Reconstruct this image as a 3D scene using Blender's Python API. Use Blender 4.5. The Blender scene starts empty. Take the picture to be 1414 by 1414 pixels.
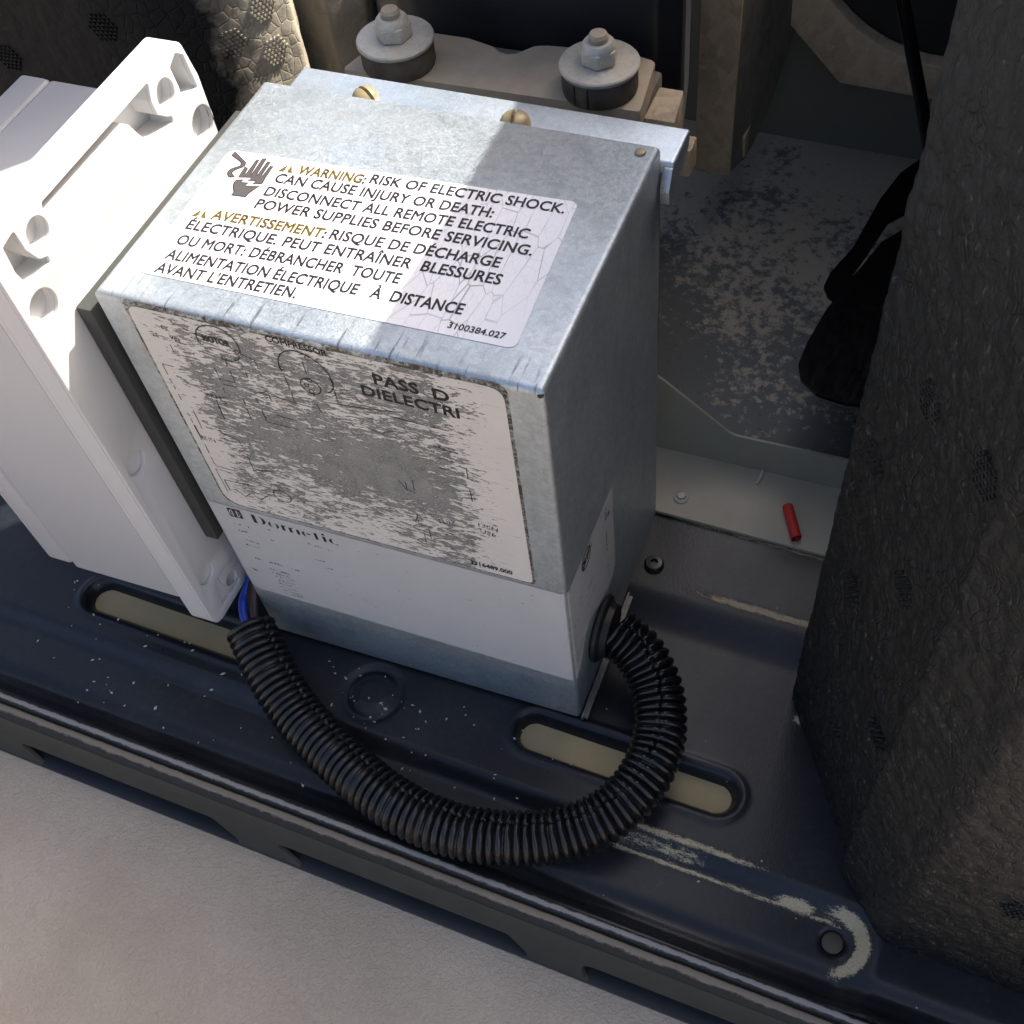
import bpy, bmesh, math, random
import numpy as np
from mathutils import Vector, Matrix, noise
R = math.radians
random.seed(7)
C = bpy.context.scene.collection
S = bpy.context.scene

# ------------------------------------------------------------------ camera
cd = bpy.data.cameras.new('camera'); cam = bpy.data.objects.new('camera', cd); C.objects.link(cam)
cd.sensor_width = 36; cd.lens = 39.3334; cd.shift_x = -0.05126; cd.shift_y = 0.05311
cd.clip_start = 0.01; cd.clip_end = 200
cam.matrix_world = Matrix([[0.940899, -0.247095, 0.231633, 0.320173], [0.333287, 0.797151, -0.503457, -0.259836], [-0.060245, 0.550903, 0.832392, 0.588736], [0.0, 0.0, 0.0, 1.0]])
S.camera = cam

# ------------------------------------------------------------------ light
SUN = Vector((0.60, 0.725, 1.0)).normalized()          # direction towards the sun
w = bpy.data.worlds.new('World'); S.world = w; w.use_nodes = True
nt = w.node_tree; bg = nt.nodes['Background']
sky = nt.nodes.new('ShaderNodeTexSky'); sky.sky_type = 'NISHITA'; sky.sun_disc = False
sky.sun_elevation = math.asin(SUN.z); sky.sun_rotation = math.atan2(SUN.x, SUN.y)
sky.altitude = 300; sky.air_density = 0.8; sky.dust_density = 7.0; sky.ozone_density = 0.0
nt.links.new(sky.outputs[0], bg.inputs[0]); bg.inputs[1].default_value = 0.15
sd = bpy.data.lights.new('sun', 'SUN'); sd.energy = 4.2; sd.angle = R(0.5); sd.color = (1.0, 0.95, 0.88)
so = bpy.data.objects.new('sun', sd); C.objects.link(so)
so.rotation_euler = SUN.to_track_quat('Z', 'Y').to_euler()
S.view_settings.view_transform = 'Standard'; S.view_settings.look = 'None'
S.view_settings.gamma = 1; S.view_settings.exposure = 1.1

# ------------------------------------------------------------------ node helpers
class NT:
    def __init__(s, name):
        s.m = bpy.data.materials.new(name); s.m.use_nodes = True
        s.t = s.m.node_tree; s.b = s.t.nodes['Principled BSDF']; s.out = s.t.nodes['Material Output']
        s.tc = s.t.nodes.new('ShaderNodeTexCoord').outputs['Object']
    def n(s, typ): return s.t.nodes.new(typ)
    def ln(s, a, b): s.t.links.new(a, b)
    def setin(s, sock, v):
        if isinstance(v, bpy.types.NodeSocket): s.ln(v, sock)
        elif isinstance(v, (tuple, list)) and len(v) == 3 and sock.type == 'RGBA': sock.default_value = (*v, 1)
        else: sock.default_value = v
    def map(s, scale=(1, 1, 1), rot=(0, 0, 0), loc=(0, 0, 0), src=None):
        k = s.n('ShaderNodeMapping'); s.ln(src or s.tc, k.inputs[0])
        k.inputs['Scale'].default_value = scale; k.inputs['Rotation'].default_value = rot; k.inputs['Location'].default_value = loc
        return k.outputs[0]
    def noise(s, sc, det=4, rough=.55, vec=None, dist=0):
        k = s.n('ShaderNodeTexNoise'); s.ln(vec or s.tc, k.inputs['Vector'])
        k.inputs['Scale'].default_value = sc; k.inputs['Detail'].default_value = det
        k.inputs['Roughness'].default_value = rough; k.inputs['Distortion'].default_value = dist
        return k.outputs[0]
    def voro(s, sc, feat='F1', vec=None, out='Distance', rnd=1):
        k = s.n('ShaderNodeTexVoronoi'); k.feature = feat; s.ln(vec or s.tc, k.inputs['Vector'])
        k.inputs['Scale'].default_value = sc; k.inputs['Randomness'].default_value = rnd
        return k.outputs[out]
    def ma(s, op, a, b=0.0, c=None, clamp=False):
        k = s.n('ShaderNodeMath'); k.operation = op; k.use_clamp = clamp
        s.setin(k.inputs[0], a); s.setin(k.inputs[1], b)
        if c is not None: s.setin(k.inputs[2], c)
        return k.outputs[0]
    def ramp(s, v, a, b, lo=0.0, hi=1.0, smooth=False):
        k = s.n('ShaderNodeMapRange'); s.setin(k.inputs[0], v)
        if smooth: k.interpolation_type = 'SMOOTHSTEP'
        for i, q in zip((1, 2, 3, 4), (a, b, lo, hi)): k.inputs[i].default_value = q
        return k.outputs[0]
    def mix(s, f, a, b):
        k = s.n('ShaderNodeMix'); k.data_type = 'RGBA'
        s.setin(k.inputs[0], f); s.setin(k.inputs[6], a); s.setin(k.inputs[7], b)
        return k.outputs[2]
    def sep(s, src=None):
        k = s.n('ShaderNodeSeparateXYZ'); s.ln(src or s.tc, k.inputs[0]); return k.outputs
    def attr(s, name):
        k = s.n('ShaderNodeAttribute'); k.attribute_name = name; return k.outputs['Fac']
    def bump(s, h, dist, strength=1.0, nrm=None):
        k = s.n('ShaderNodeBump'); s.setin(k.inputs['Height'], h)
        k.inputs['Distance'].default_value = dist; k.inputs['Strength'].default_value = strength
        if nrm is not None: s.ln(nrm, k.inputs['Normal'])
        s.ln(k.outputs[0], s.b.inputs['Normal']); return k.outputs[0]
    def set(s, base=None, rough=None, metal=None, spec=None, coat=None, alpha=None):
        for k, v in (('Base Color', base), ('Roughness', rough), ('Metallic', metal), ('Specular IOR Level', spec), ('Coat Weight', coat), ('Alpha', alpha)):
            if v is not None: s.setin(s.b.inputs[k], v)
        return s

def m_zinc(name, base=(.56, .58, .60), dark=(.30, .33, .35), rough=.42, metal=.75, dirt=.0, deposit=0.0, dirtc=(.22, .17, .12)):
    t = NT(name)
    sp = t.voro(420, out='Color'); sps = t.n('ShaderNodeSeparateColor'); t.ln(sp, sps.inputs[0])
    fine = t.noise(900, 3, .7); big = t.noise(22, 4, .6); mid = t.noise(120, 4, .65)
    f = t.ma('ADD', t.ma('MULTIPLY', sps.outputs[0], .22), t.ma('MULTIPLY', fine, .55))
    f = t.ma('ADD', f, t.ma('MULTIPLY', t.ramp(big, .35, .7), .22)); f = t.ma('ADD', f, .12)
    c = t.mix(t.ramp(f, .35, 1.0), dark, base)
    c = t.mix(t.ma('MULTIPLY', t.ramp(mid, .55, .75), .35), c, (.62, .62, .60))
    mot = t.ramp(t.noise(1.0, 6, .75, vec=t.map((60, 60, 26))), .50, .64)
    c = t.mix(t.ma('MULTIPLY', mot, .22), c, tuple(x * .5 for x in dark))
    c = t.mix(t.ma('MULTIPLY', t.ramp(t.noise(1300, 2, .6), .58, .66), .35), c, tuple(x * .5 for x in dark))
    if dirt > 0:
        d = t.ma('MULTIPLY', t.ramp(t.noise(35, 5, .65), .42, .7), dirt)
        c = t.mix(d, c, dirtc)
        metal = t.ma('SUBTRACT', metal, t.ma('MULTIPLY', d, .6), clamp=True)
    if deposit > 0:
        s_ = t.sep()
        sk = t.ma('MULTIPLY', t.ramp(t.noise(1.0, 3, .6, vec=t.map((330, 22, 22))), .58, .64), t.ma('MULTIPLY', t.ramp(s_[1], .017, .008), t.ramp(s_[2], .2735, .2745)))
        c = t.mix(t.ma('MULTIPLY', sk, .7), c, (.10, .13, .16))
        d = t.ma('MULTIPLY', t.ramp(t.noise(26, 3, .5), .52, .66), t.ramp(t.noise(420, 5, .75), .52, .62))
        d = t.ma('MULTIPLY', d, deposit)
        st = t.ramp(t.noise(90, 2, .5, vec=t.map((6, 6, .8))), .70, .76)
        d = t.ma('MAXIMUM', d, t.ma('MULTIPLY', st, .4 * deposit))
        c = t.mix(d, c, (.62, .64, .62))
    t.set(c, t.ramp(fine, .3, .8, rough - .08, rough + .16), metal)
    t.bump(t.ma('ADD', fine, t.ma('MULTIPLY', mid, .8)), .00012, .6)
    return t.m

def m_plastic(name, base, rough=.4, bump=.00004, var=.06, spec=.5, dust=0.0, dustc=(.30, .25, .19), scale=500):
    t = NT(name)
    n1 = t.noise(scale, 3, .6); n2 = t.noise(18, 4, .6)
    dk = tuple(x * (1 - var * 2) for x in base)
    c = t.mix(n2, dk, base)
    if dust > 0:
        d = t.ma('MULTIPLY', t.ramp(t.ma('ADD', t.ma('MULTIPLY', t.noise(60, 6, .7), .6), t.ma('MULTIPLY', n2, .4)), .40, .62), dust)
        c = t.mix(d, c, dustc)
    t.set(c, t.ramp(n2, .3, .7, rough - .06, rough + .06), 0, spec)
    t.bump(n1, bump, .7)
    return t.m

def m_pvc(name, base, rough):
    t = NT(name); n = t.noise(25, 5, .6)
    c = t.mix(t.ma('MULTIPLY', t.ramp(t.noise(700, 2, .5), .765, .79), .7), t.mix(n, tuple(x * .985 for x in base), base), (.2, .17, .14))
    c = t.mix(t.ma('MULTIPLY', t.ramp(t.noise(55, 6, .75), .58, .80), .22), c, (.50, .46, .41))
    t.set(c, rough, 0, .5); t.bump(t.noise(160, 2, .5), .00002, .3); return t.m

def m_foam(name, base=(.022, .024, .027), cell=150, dust=.3, dustc=(.11, .10, .085), deep=.0010, rough=.5, gl=.5, scuff_glint=.5, domes=1.0):
    t = NT(name)
    warp = t.n('ShaderNodeVectorMath'); warp.operation = 'ADD'
    nv = t.n('ShaderNodeTexNoise'); nv.inputs['Scale'].default_value = 60; t.ln(t.tc, nv.inputs['Vector'])
    sc = t.n('ShaderNodeVectorMath'); sc.operation = 'SCALE'; t.ln(nv.outputs['Color'], sc.inputs[0]); sc.inputs['Scale'].default_value = .007
    t.ln(t.map((1, 1, .72)), warp.inputs[0]); t.ln(sc.outputs[0], warp.inputs[1]); v = warp.outputs[0]
    f1 = t.voro(cell, 'SMOOTH_F1', vec=v); f2 = t.voro(cell * 2.3, 'F1', vec=v)
    col = t.n('ShaderNodeSeparateColor'); t.ln(t.voro(cell, 'F1', vec=v, out='Color'), col.inputs[0])
    fine = t.noise(1500, 4, .75); mid = t.noise(300, 5, .72); big = t.noise(11, 5, .62)
    dome = t.ma('SUBTRACT', 1.0, t.ma('MULTIPLY', f1, f1))
    h = t.ma('ADD', t.ma('MULTIPLY', dome, domes), t.ma('MULTIPLY', t.ma('SUBTRACT', 1.0, f2), .25))
    h = t.ma('ADD', h, t.ma('MULTIPLY', mid, .7)); h = t.ma('ADD', h, t.ma('MULTIPLY', fine, .30))
    ed = t.ramp(t.voro(cell, 'DISTANCE_TO_EDGE', vec=v), 0, .12, 0, 1, True)
    pr_ = t.ramp(t.noise(55, 3, .6), .42, .62); h = t.ma('ADD', h, t.ma('MULTIPLY', t.ma('MULTIPLY', ed, pr_), .45))
    h = t.ma('ADD', h, t.ma('MULTIPLY', col.outputs[1], .45))
    d = t.ma('MULTIPLY', t.ramp(t.ma('ADD', t.ma('MULTIPLY', big, .6), t.ma('MULTIPLY', mid, .4)), .40, .64), dust)
    c = t.mix(t.ma('MULTIPLY', col.outputs[0], .45), base, tuple(x * 2.1 for x in base))
    c = t.mix(d, c, dustc)
    rim = t.ma('MULTIPLY', t.ma('SUBTRACT', 1.0, t.ramp(ed, 0, .7)), t.ramp(t.noise(170, 4, .7), .52, .64))
    c = t.mix(t.ma('MULTIPLY', rim, scuff_glint * .25), c, (.12, .12, .115))  # abraded bead rims, lightened further to paint glints along them
    sk = t.noise(1.0, 4, .75, vec=t.map((420, 420, 190), rot=(R(25), R(20), 0)))
    c = t.mix(t.ma('MULTIPLY', t.ramp(sk, .615, .67), scuff_glint), c, (.24, .24, .23))  # small specular glints painted into the colour as pale flecks
    t.set(c, t.ramp(mid, .3, .7, rough - .14, rough + .15), 0, gl)
    t.bump(h, deep, .85)
    return t.m

# ------------------------------------------------------------------ materials
M = {}
M['zinc_top'] = m_zinc('zinc_cover', base=(.62, .69, .74), dark=(.38, .43, .46), rough=.48, metal=.80, dirt=.16, deposit=.9)
M['zinc_back'] = m_zinc('zinc_chassis', base=(.62, .70, .77), dark=(.45, .52, .58), rough=.44, metal=.78, dirt=.12)
M['pvc'] = m_pvc('white_pvc', (.60, .59, .575), .36)
M['pvc_shaded'] = m_pvc('white_pvc_shaded', (.49, .483, .485), .30)  # same white plastic as the flange, darkened to paint its shade
M['gasket'] = m_plastic('gasket_foam', (.065, .067, .062), .7, .0002, .15, .3, .20, (.07, .07, .06), 900)
M['black_gloss'] = m_plastic('black_gloss', (.006, .006, .007), .12, .00001, .1, .5)
t = NT('black_glossy_blade'); t.set((.004, .004, .0045), .09, 0, .5); M['blade'] = t.m
M['black_shell'] = m_plastic('black_shell', (.012, .014, .018), .5, .00008, .15, .4, .12, (.06, .055, .05), 300)
M['black_loom'] = m_plastic('black_loom', (.008, .008, .009), .27, .00002, .1, .5)
M['black_dull'] = m_plastic('black_dull', (.010, .010, .011), .5, .0003, .1, .4, .15, (.06, .06, .06), 600)
M['blue'] = m_plastic('blue_wire', (.012, .055, .42), .35, .00001, .05)
M['brown'] = m_plastic('brown_wire', (.035, .014, .010), .4, .00001, .05)
M['red'] = m_plastic('red_sleeve', (.62, .045, .032), .5, .00004, .08, .35)
M['tan_foam'] = m_foam('dusty_tan_foam', (.32, .26, .18), 150, .8, (.58, .47, .335), .0005, .8, .2, .1)
M['grey_foam'] = m_foam('dusty_grey_foam', (.14, .135, .12), 150, .7, (.28, .25, .205), .0005, .75, .2, .1)
M['block_foam'] = m_foam('bead_foam_block', (.0048, .0058, .0062), 230, .15, (.022, .023, .021), .0012, .40, .42, .35, .2)
M['dusty_steel'] = m_plastic('dusty_steel', (.38, .325, .25), .7, .00012, .14, .3, .6, (.46, .37, .26), 700)
M['rubber'] = m_plastic('dusty_rubber', (.05, .045, .038), .75, .0002, .2, .3, .7, (.17, .135, .095), 500)
M['washer'] = m_zinc('washer_zinc', (.60, .58, .52), (.40, .38, .33), .5, .3, .8, 0, (.52, .44, .33))
M['brass'] = m_plastic('aged_brass', (.42, .33, .18), .45, .00006, .2, .6, .3, (.20, .16, .11), 800)
M['brass'].node_tree.nodes['Principled BSDF'].inputs['Metallic'].default_value = .15
M['rubber_dark'] = m_plastic('dark_fastener', (.02, .02, .02), .35, .00004, .1)
M['dull_steel'] = m_zinc('dull_edge_steel', (.36, .36, .34), (.12, .12, .12), .5, .5, .4)
M['rust'] = m_plastic('dull_rivet', (.075, .062, .042), .6, .0001, .15)
M['flake'] = m_plastic('pale_flakes', (.55, .55, .52), .6, .00001, .1)
M['wear_tan'] = m_plastic('bare_primer', (.46, .36, .19), .6, .00015, .12, .35, .25, (.34, .28, .18), 700)
M['adhesive'] = m_plastic('ink', (.012, .012, .012), .6, .00001, .05)

# roof membrane
t = NT('roof_membrane')
n1 = t.noise(330, 3, .6); n2 = t.noise(9, 5, .6); n3 = t.noise(60, 4, .6)
c = t.mix(t.ramp(n2, .35, .65), (.385, .320, .243), (.46, .388, .305))
c = t.mix(t.ma('MULTIPLY', t.ramp(n3, .6, .8), .25), c, (.22, .18, .14))
c = t.mix(t.ramp(t.noise(420, 2, .5), .78, .82), c, (.10, .085, .07))
t.set(c, .62, 0, .4)
peb = t.noise(430, 2, .5, dist=1.0)
t.bump(t.ma('ADD', t.ramp(peb, .38, .62, 0, 1, True), t.ma('MULTIPLY', n3, 1.0)), .00042, .8)
M['roof'] = t.m

# dark blue painted pan: attribute «wear» 0..1 marks where paint has gone
t = NT('pan_paint')
wr = t.attr('wear')
nz = t.ma('ADD', t.ma('MULTIPLY', t.noise(1500, 3, .7), .5), t.ma('MULTIPLY', t.noise(1.0, 5, .7, vec=t.map((130, 500, 500))), .5))
wm = t.ramp(t.ma('ADD', wr, t.ma('MULTIPLY', t.ma('SUBTRACT', nz, .5), 1.5)), .44, .58)
n2 = t.noise(12, 5, .6); n3 = t.noise(240, 5, .7)
c = t.mix(n2, (.0085, .0105, .0130), (.0150, .0180, .0222))
c = t.mix(t.ma('MULTIPLY', t.ramp(n3, .58, .72), .10), c, (.10, .11, .12))
c = t.mix(t.ma('MULTIPLY', t.ramp(t.ma('ADD', t.ma('MULTIPLY', n2, .6), t.ma('MULTIPLY', n3, .4)), .5, .64), .12), c, (.09, .085, .075))
tan = t.mix(t.noise(900, 3, .6), (.28, .22, .13), (.62, .51, .33))
c = t.mix(wm, c, tan)
t.set(c, t.ma('ADD', t.ramp(n2, .3, .7, .24, .38), t.ma('MULTIPLY', wm, .25)), 0, .36)
t.bump(t.ma('ADD', t.ma('MULTIPLY', t.noise(700, 3, .6), .5), t.ma('MULTIPLY', t.ma('MULTIPLY', t.voro(1000, 'F1'), wr), 2.0)), .00035, .5)
M['pan'] = t.m

# worn lip of the pan
t = NT('pan_lip_worn')
n = t.noise(1.0, 6, .8, vec=t.map((160, 380, 380))); n2 = t.noise(70, 5, .8); n3 = t.noise(900, 4, .8)
s_ = t.sep()
def bd(c0, w_): return t.ma('SUBTRACT', 1.0, t.ma('DIVIDE', t.ma('ABSOLUTE', t.ma('ADD', s_[1], c0)), w_), clamp=True)
k1 = t.ma('MULTIPLY', bd(.0990, .0032), 1.0); k2 = t.ma('MULTIPLY', bd(.1050, .0042), 1.0)
nn = t.ma('ADD', t.ma('ADD', t.ma('MULTIPLY', n, .55), t.ma('MULTIPLY', n2, .35)), t.ma('MULTIPLY', n3, .25))
m1 = t.ramp(t.ma('ADD', k1, t.ma('MULTIPLY', nn, 1.5)), 1.30, 1.50); m2 = t.ramp(t.ma('ADD', k2, t.ma('MULTIPLY', nn, 1.5)), 1.25, 1.45)
c = t.mix(n3, (.020, .021, .021), (.055, .054, .050))
c = t.mix(m2, c, (.22, .185, .145)); c = t.mix(m1, c, (.27, .26, .24))
f = t.ma('ADD', nn, t.ma('MAXIMUM', m1, m2))
t.set(c, .78, 0, .2); t.bump(f, .0007, .9)
M['lip'] = t.m
M['pan_face'] = m_plastic('pan_side', (.050, .048, .040), .55, .0001, .15, .35, .25, (.09, .08, .062), 600)
M['pan_navy'] = m_plastic('pan_recess', (.022, .027, .034), .42, .0001, .1, .4, .1, (.07, .07, .07), 300)

# speckled zinc floor behind
t = NT('stained_zinc')
a = t.noise(150, 6, .72); b = t.noise(11, 4, .6); sx = t.sep()
g = t.ma('ADD', t.ma('MULTIPLY', a, .6), t.ma('MULTIPLY', b, .45))
yy = t.ramp(sx[1], .22, .50, .10, -.10)
k = t.ramp(t.ma('ADD', g, yy), .50, .56)
c = t.mix(k, (.31, .285, .235), (.095, .105, .11))
c = t.mix(t.ma('MULTIPLY', t.ramp(t.noise(230, 3, .6), .64, .70), .6), c, (.02, .02, .02))
t.set(c, .55, .15, .4); t.bump(a, .0004, .5)
M['floor'] = t.m
M['shelf'] = m_plastic('shelf_steel', (.33, .33, .265), .5, .00006, .1, .4, .45, (.34, .29, .21), 300)
M['shelf_floor'] = m_plastic('shelf_floor_steel', (.46, .425, .33), .5, .00006, .1, .4, .45, (.50, .43, .31), 300)
M['wall'] = m_plastic('back_wall_steel', (.16, .165, .135), .6, .00006, .08, .3, .2, (.13, .12, .09), 300)

# labels
t = NT('warning_label_vinyl')
cr = t.voro(95, 'DISTANCE_TO_EDGE', vec=t.map((1.5, .42, 1)))
cr2 = t.voro(330, 'DISTANCE_TO_EDGE', vec=t.map((1.2, .5, 1)))
sx = t.sep()
pres = t.ma('MULTIPLY', t.ramp(sx[0], .09, .155), t.ramp(t.noise(24, 3, .5), .32, .55))
cm = t.ma('MULTIPLY', t.ma('SUBTRACT', 1.0, t.ramp(cr, .006, .022)), pres)
cm2 = t.ma('MULTIPLY', t.ma('SUBTRACT', 1.0, t.ramp(cr2, .01, .05)), t.ma('MULTIPLY', pres, .25))
cc = t.ma('MAXIMUM', cm, cm2)
c = t.mix(t.ma('MULTIPLY', cc, .75), (.80, .785, .79), (.16, .15, .13))
t.set(c, .35, 0, .5); t.bump(t.ma('SUBTRACT', 1.0, cc), .0002, .6)
M['label_top'] = t.m

def peel_mask(t):
    """1 = vinyl left, 0 = flaked away to the zinc; x and z in metres on the label"""
    s = t.sep()
    patch = t.noise(1.0, 5, .68, vec=t.map((110, 60, 300), rot=(0, R(3), 0)), dist=.6)
    fine = t.noise(1.0, 4, .72, vec=t.map((210, 60, 900)), dist=.3)
    big = t.noise(1.0, 3, .5, vec=t.map((24, 20, 30), loc=(3.1, 0, 1.7)))
    v = t.ma('ADD', t.ma('MULTIPLY', patch, .50), t.ma('MULTIPLY', fine, .50))
    left = t.ramp(s[0], .014, .034, .155, 0.0)
    right = t.ramp(s[0], .152, .184, -.01, .17)
    # bare area through the middle
    dx = t.ma('DIVIDE', t.ma('SUBTRACT', s[0], .112), .050); dz = t.ma('DIVIDE', t.ma('SUBTRACT', s[2], .205), .030)
    rr = t.ma('SQRT', t.ma('ADD', t.ma('MULTIPLY', dx, dx), t.ma('MULTIPLY', dz, dz)))
    bare = t.ramp(rr, .2, 1.3, -.085, .015)
    up = t.ramp(s[2], .262, .274, 0.0, .05)
    low = t.ramp(s[2], .135, .19, .05, 0.0)
    v = t.ma('ADD', v, left); v = t.ma('ADD', v, right); v = t.ma('ADD', v, bare); v = t.ma('ADD', v, up); v = t.ma('ADD', v, low)
    v = t.ma('ADD', v, t.ma('MULTIPLY', t.ma('SUBTRACT', big, .5), .25))
    return t.ramp(v, .503, .515), v
t = NT('flaking_label')
mk, v = peel_mask(t)
fn = t.noise(1500, 3, .7)
z = t.mix(t.ramp(t.noise(70, 5, .7), .35, .65), (.17, .175, .17), (.29, .292, .28))
z = t.mix(t.ramp(fn, .52, .68), z, (.40, .40, .385))
edge = t.ma('MULTIPLY', t.ramp(v, .470, .500), t.ramp(v, .520, .500))
c = t.mix(mk, z, t.mix(t.noise(40, 3, .6), (.60, .57, .515), (.70, .66, .60)))
c = t.mix(t.ma('MULTIPLY', edge, .75), c, (.045, .04, .036))
crk = t.ma('MULTIPLY', t.ramp(t.noise(1.0, 3, .6, vec=t.map((38, 10, 1500))), .64, .68), mk)
c = t.mix(t.ma('MULTIPLY', crk, .7), c, (.10, .09, .08))
t.set(c, t.ramp(mk, 0, 1, .55, .5), t.ramp(mk, 0, 1, .25, 0), .4)
t.bump(t.ma('ADD', t.ma('MULTIPLY', mk, 1.0), t.ma('MULTIPLY', fn, .25)), .00022, .8)
M['label_peel'] = t.m

def m_ink(name, col, gap=0.0, sc=(300, 300, 300), rough=.45):
    t = NT(name); t.set(col, rough, 0, .35)
    if gap > 0:
        n = t.noise(1.0, 4, .7, vec=t.map(sc)); f = t.ramp(n, gap - .02, gap + .02)
        tr = t.n('ShaderNodeBsdfTransparent'); mx = t.n('ShaderNodeMixShader')
        t.ln(f, mx.inputs[0]); t.ln(tr.outputs[0], mx.inputs[1]); t.ln(t.b.outputs[0], mx.inputs[2]); t.ln(mx.outputs[0], t.out.inputs[0])
    return t.m
M['ink'] = m_ink('black_ink', (.022, .020, .022))
M['ink_amber'] = m_ink('amber_ink', (.12, .078, .010))
M['ink_grey'] = m_ink('grey_ink', (.075, .068, .066))
M['ink_worn'] = m_ink('worn_black_ink', (.012, .011, .011), .31, (260, 100, 420))
M['ink_worn2'] = m_ink('half_lost_ink', (.018, .018, .018), .47, (520, 100, 520))
M['ink_faint'] = m_ink('faint_ink', (.07, .07, .075), .46, (900, 900, 900))
M['ink_blue'] = m_ink('blue_ink', (.06, .10, .20), .48, (700, 700, 700))
M['ink_white'] = m_ink('bare_vinyl', (.52, .53, .56))
t = NT('rating_label_vinyl')
sc1 = t.ramp(t.noise(1.0, 3, .6, vec=t.map((60, 60, 600))), .66, .74)
c = t.mix(t.noise(30, 4, .6), (.45, .452, .45), (.53, .532, .525))
c = t.mix(t.ma('MULTIPLY', sc1, .5), c, (.58, .58, .59))
sc2 = t.ramp(t.noise(1.0, 2, .6, vec=t.map((190, 190, 900), loc=(5, 2, 3))), .745, .76)
c = t.mix(sc2, c, (.09, .09, .09))
t.set(c, .38, 0, .5); t.bump(t.noise(90, 4, .6), .0004, .4)
M['label_rating'] = t.m

# ------------------------------------------------------------------ object helpers
def link(name, me, parent=None, smooth=False):
    o = bpy.data.objects.new(name, me); C.objects.link(o)
    if parent is not None: o.parent = parent
    if smooth:
        for p in me.polygons: p.use_smooth = True
    return o
def fin(name, bm, m, parent=None, smooth=False, angle=None):
    me = bpy.data.meshes.new(name); bmesh.ops.recalc_face_normals(bm, faces=bm.faces); bm.to_mesh(me); bm.free()
    me.materials.append(m)
    if smooth or angle:
        for p in me.polygons: p.use_smooth = True
        if angle: me.set_sharp_from_angle(angle=R(angle))
    return link(name, me, parent)
def thing(name, label, cat, loc=(0, 0, 0), rz=0, group=None):
    o = bpy.data.objects.new(name, None); C.objects.link(o); o.location = loc; o.rotation_euler = (0, 0, rz)
    o.empty_display_size = .02
    tag(o, label, cat, group); return o
def tag(o, label, cat, group=None):
    o['label'] = label; o['category'] = cat
    if group: o['group'] = group
    return o
def box(bm, x0, x1, y0, y1, z0, z1):
    r = bmesh.ops.create_cube(bm, size=1)['verts']
    for v in r: v.co = Vector(((x0 + x1) / 2 + v.co.x * (x1 - x0), (y0 + y1) / 2 + v.co.y * (y1 - y0), (z0 + z1) / 2 + v.co.z * (z1 - z0)))
    return r
def bev(bm, w, seg=2, edges=None):
    bmesh.ops.bevel(bm, geom=edges or bm.edges[:], offset=w, segments=seg, profile=.6, affect='EDGES', clamp_overlap=True)
def cyl(bm, p0, p1, r0, r1=None, seg=24, cap=True):
    r1 = r0 if r1 is None else r1; p0 = Vector(p0); p1 = Vector(p1); d = p1 - p0
    q = d.to_track_quat('Z', 'Y').to_matrix().to_4x4(); q.translation = (p0 + p1) / 2
    return bmesh.ops.create_cone(bm, cap_ends=cap, segments=seg, radius1=r0, radius2=r1, depth=d.length, matrix=q)['verts']
def lathe(bm, prof, loc=(0, 0, 0), seg=40):
    rings = []
    for r, z in prof:
        rings.append([bm.verts.new((loc[0] + r * math.cos(2 * math.pi * i / seg), loc[1] + r * math.sin(2 * math.pi * i / seg), loc[2] + z)) for i in range(seg)] if r > 1e-6 else [bm.verts.new((loc[0], loc[1], loc[2] + z))])
    for a, b in zip(rings, rings[1:]):
        for i in range(seg):
            j = (i + 1) % seg
            if len(a) == 1: bm.faces.new((a[0], b[i], b[j]))
            elif len(b) == 1: bm.faces.new((a[i], a[j], b[0]))
            else: bm.faces.new((a[i], a[j], b[j], b[i]))
def catmull(P, n=12):
    P = [Vector(p) for p in P]; Q = [2 * P[0] - P[1]] + P + [2 * P[-1] - P[-2]]; out = []
    for i in range(1, len(Q) - 2):
        a, b, c, d = Q[i - 1:i + 3]
        for k in range(n):
            s = k / n
            out.append(.5 * ((2 * b) + (c - a) * s + (2 * a - 5 * b + 4 * c - d) * s * s + (3 * b - a - 3 * c + d) * s ** 3))
    out.append(P[-1]); return out
def resample(P, step):
    L = [0]
    for a, b in zip(P, P[1:]): L.append(L[-1] + (b - a).length)
    n = max(2, int(L[-1] / step)); out = []; j = 0
    for i in range(n + 1):
        s = L[-1] * i / n
        while j < len(P) - 2 and L[j + 1] < s: j += 1
        out.append(P[j].lerp(P[j + 1], min(1, (s - L[j]) / max(1e-9, L[j + 1] - L[j]))))
    return out, L[-1]
def tube(bm, P, rad, seg=12, cap=True, up=Vector((0, 0, 1))):
    prev = None; first = None
    for i, p in enumerate(P):
        T = (P[min(i + 1, len(P) - 1)] - P[max(i - 1, 0)]).normalized()
        X = up.cross(T); X = X.normalized() if X.length > 1e-3 else Vector((1, 0, 0)); Y = T.cross(X)
        rg = []
        for k in range(seg):
            a = 2 * math.pi * k / seg; r = rad(i, a) if callable(rad) else rad
            rg.append(bm.verts.new(p + X * math.cos(a) * r + Y * math.sin(a) * r))
        if prev:
            for k in range(seg): bm.faces.new((prev[k], prev[(k + 1) % seg], rg[(k + 1) % seg], rg[k]))
        else: first = rg
        prev = rg
    if cap: bm.faces.new(first[::-1]); bm.faces.new(prev)
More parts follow.
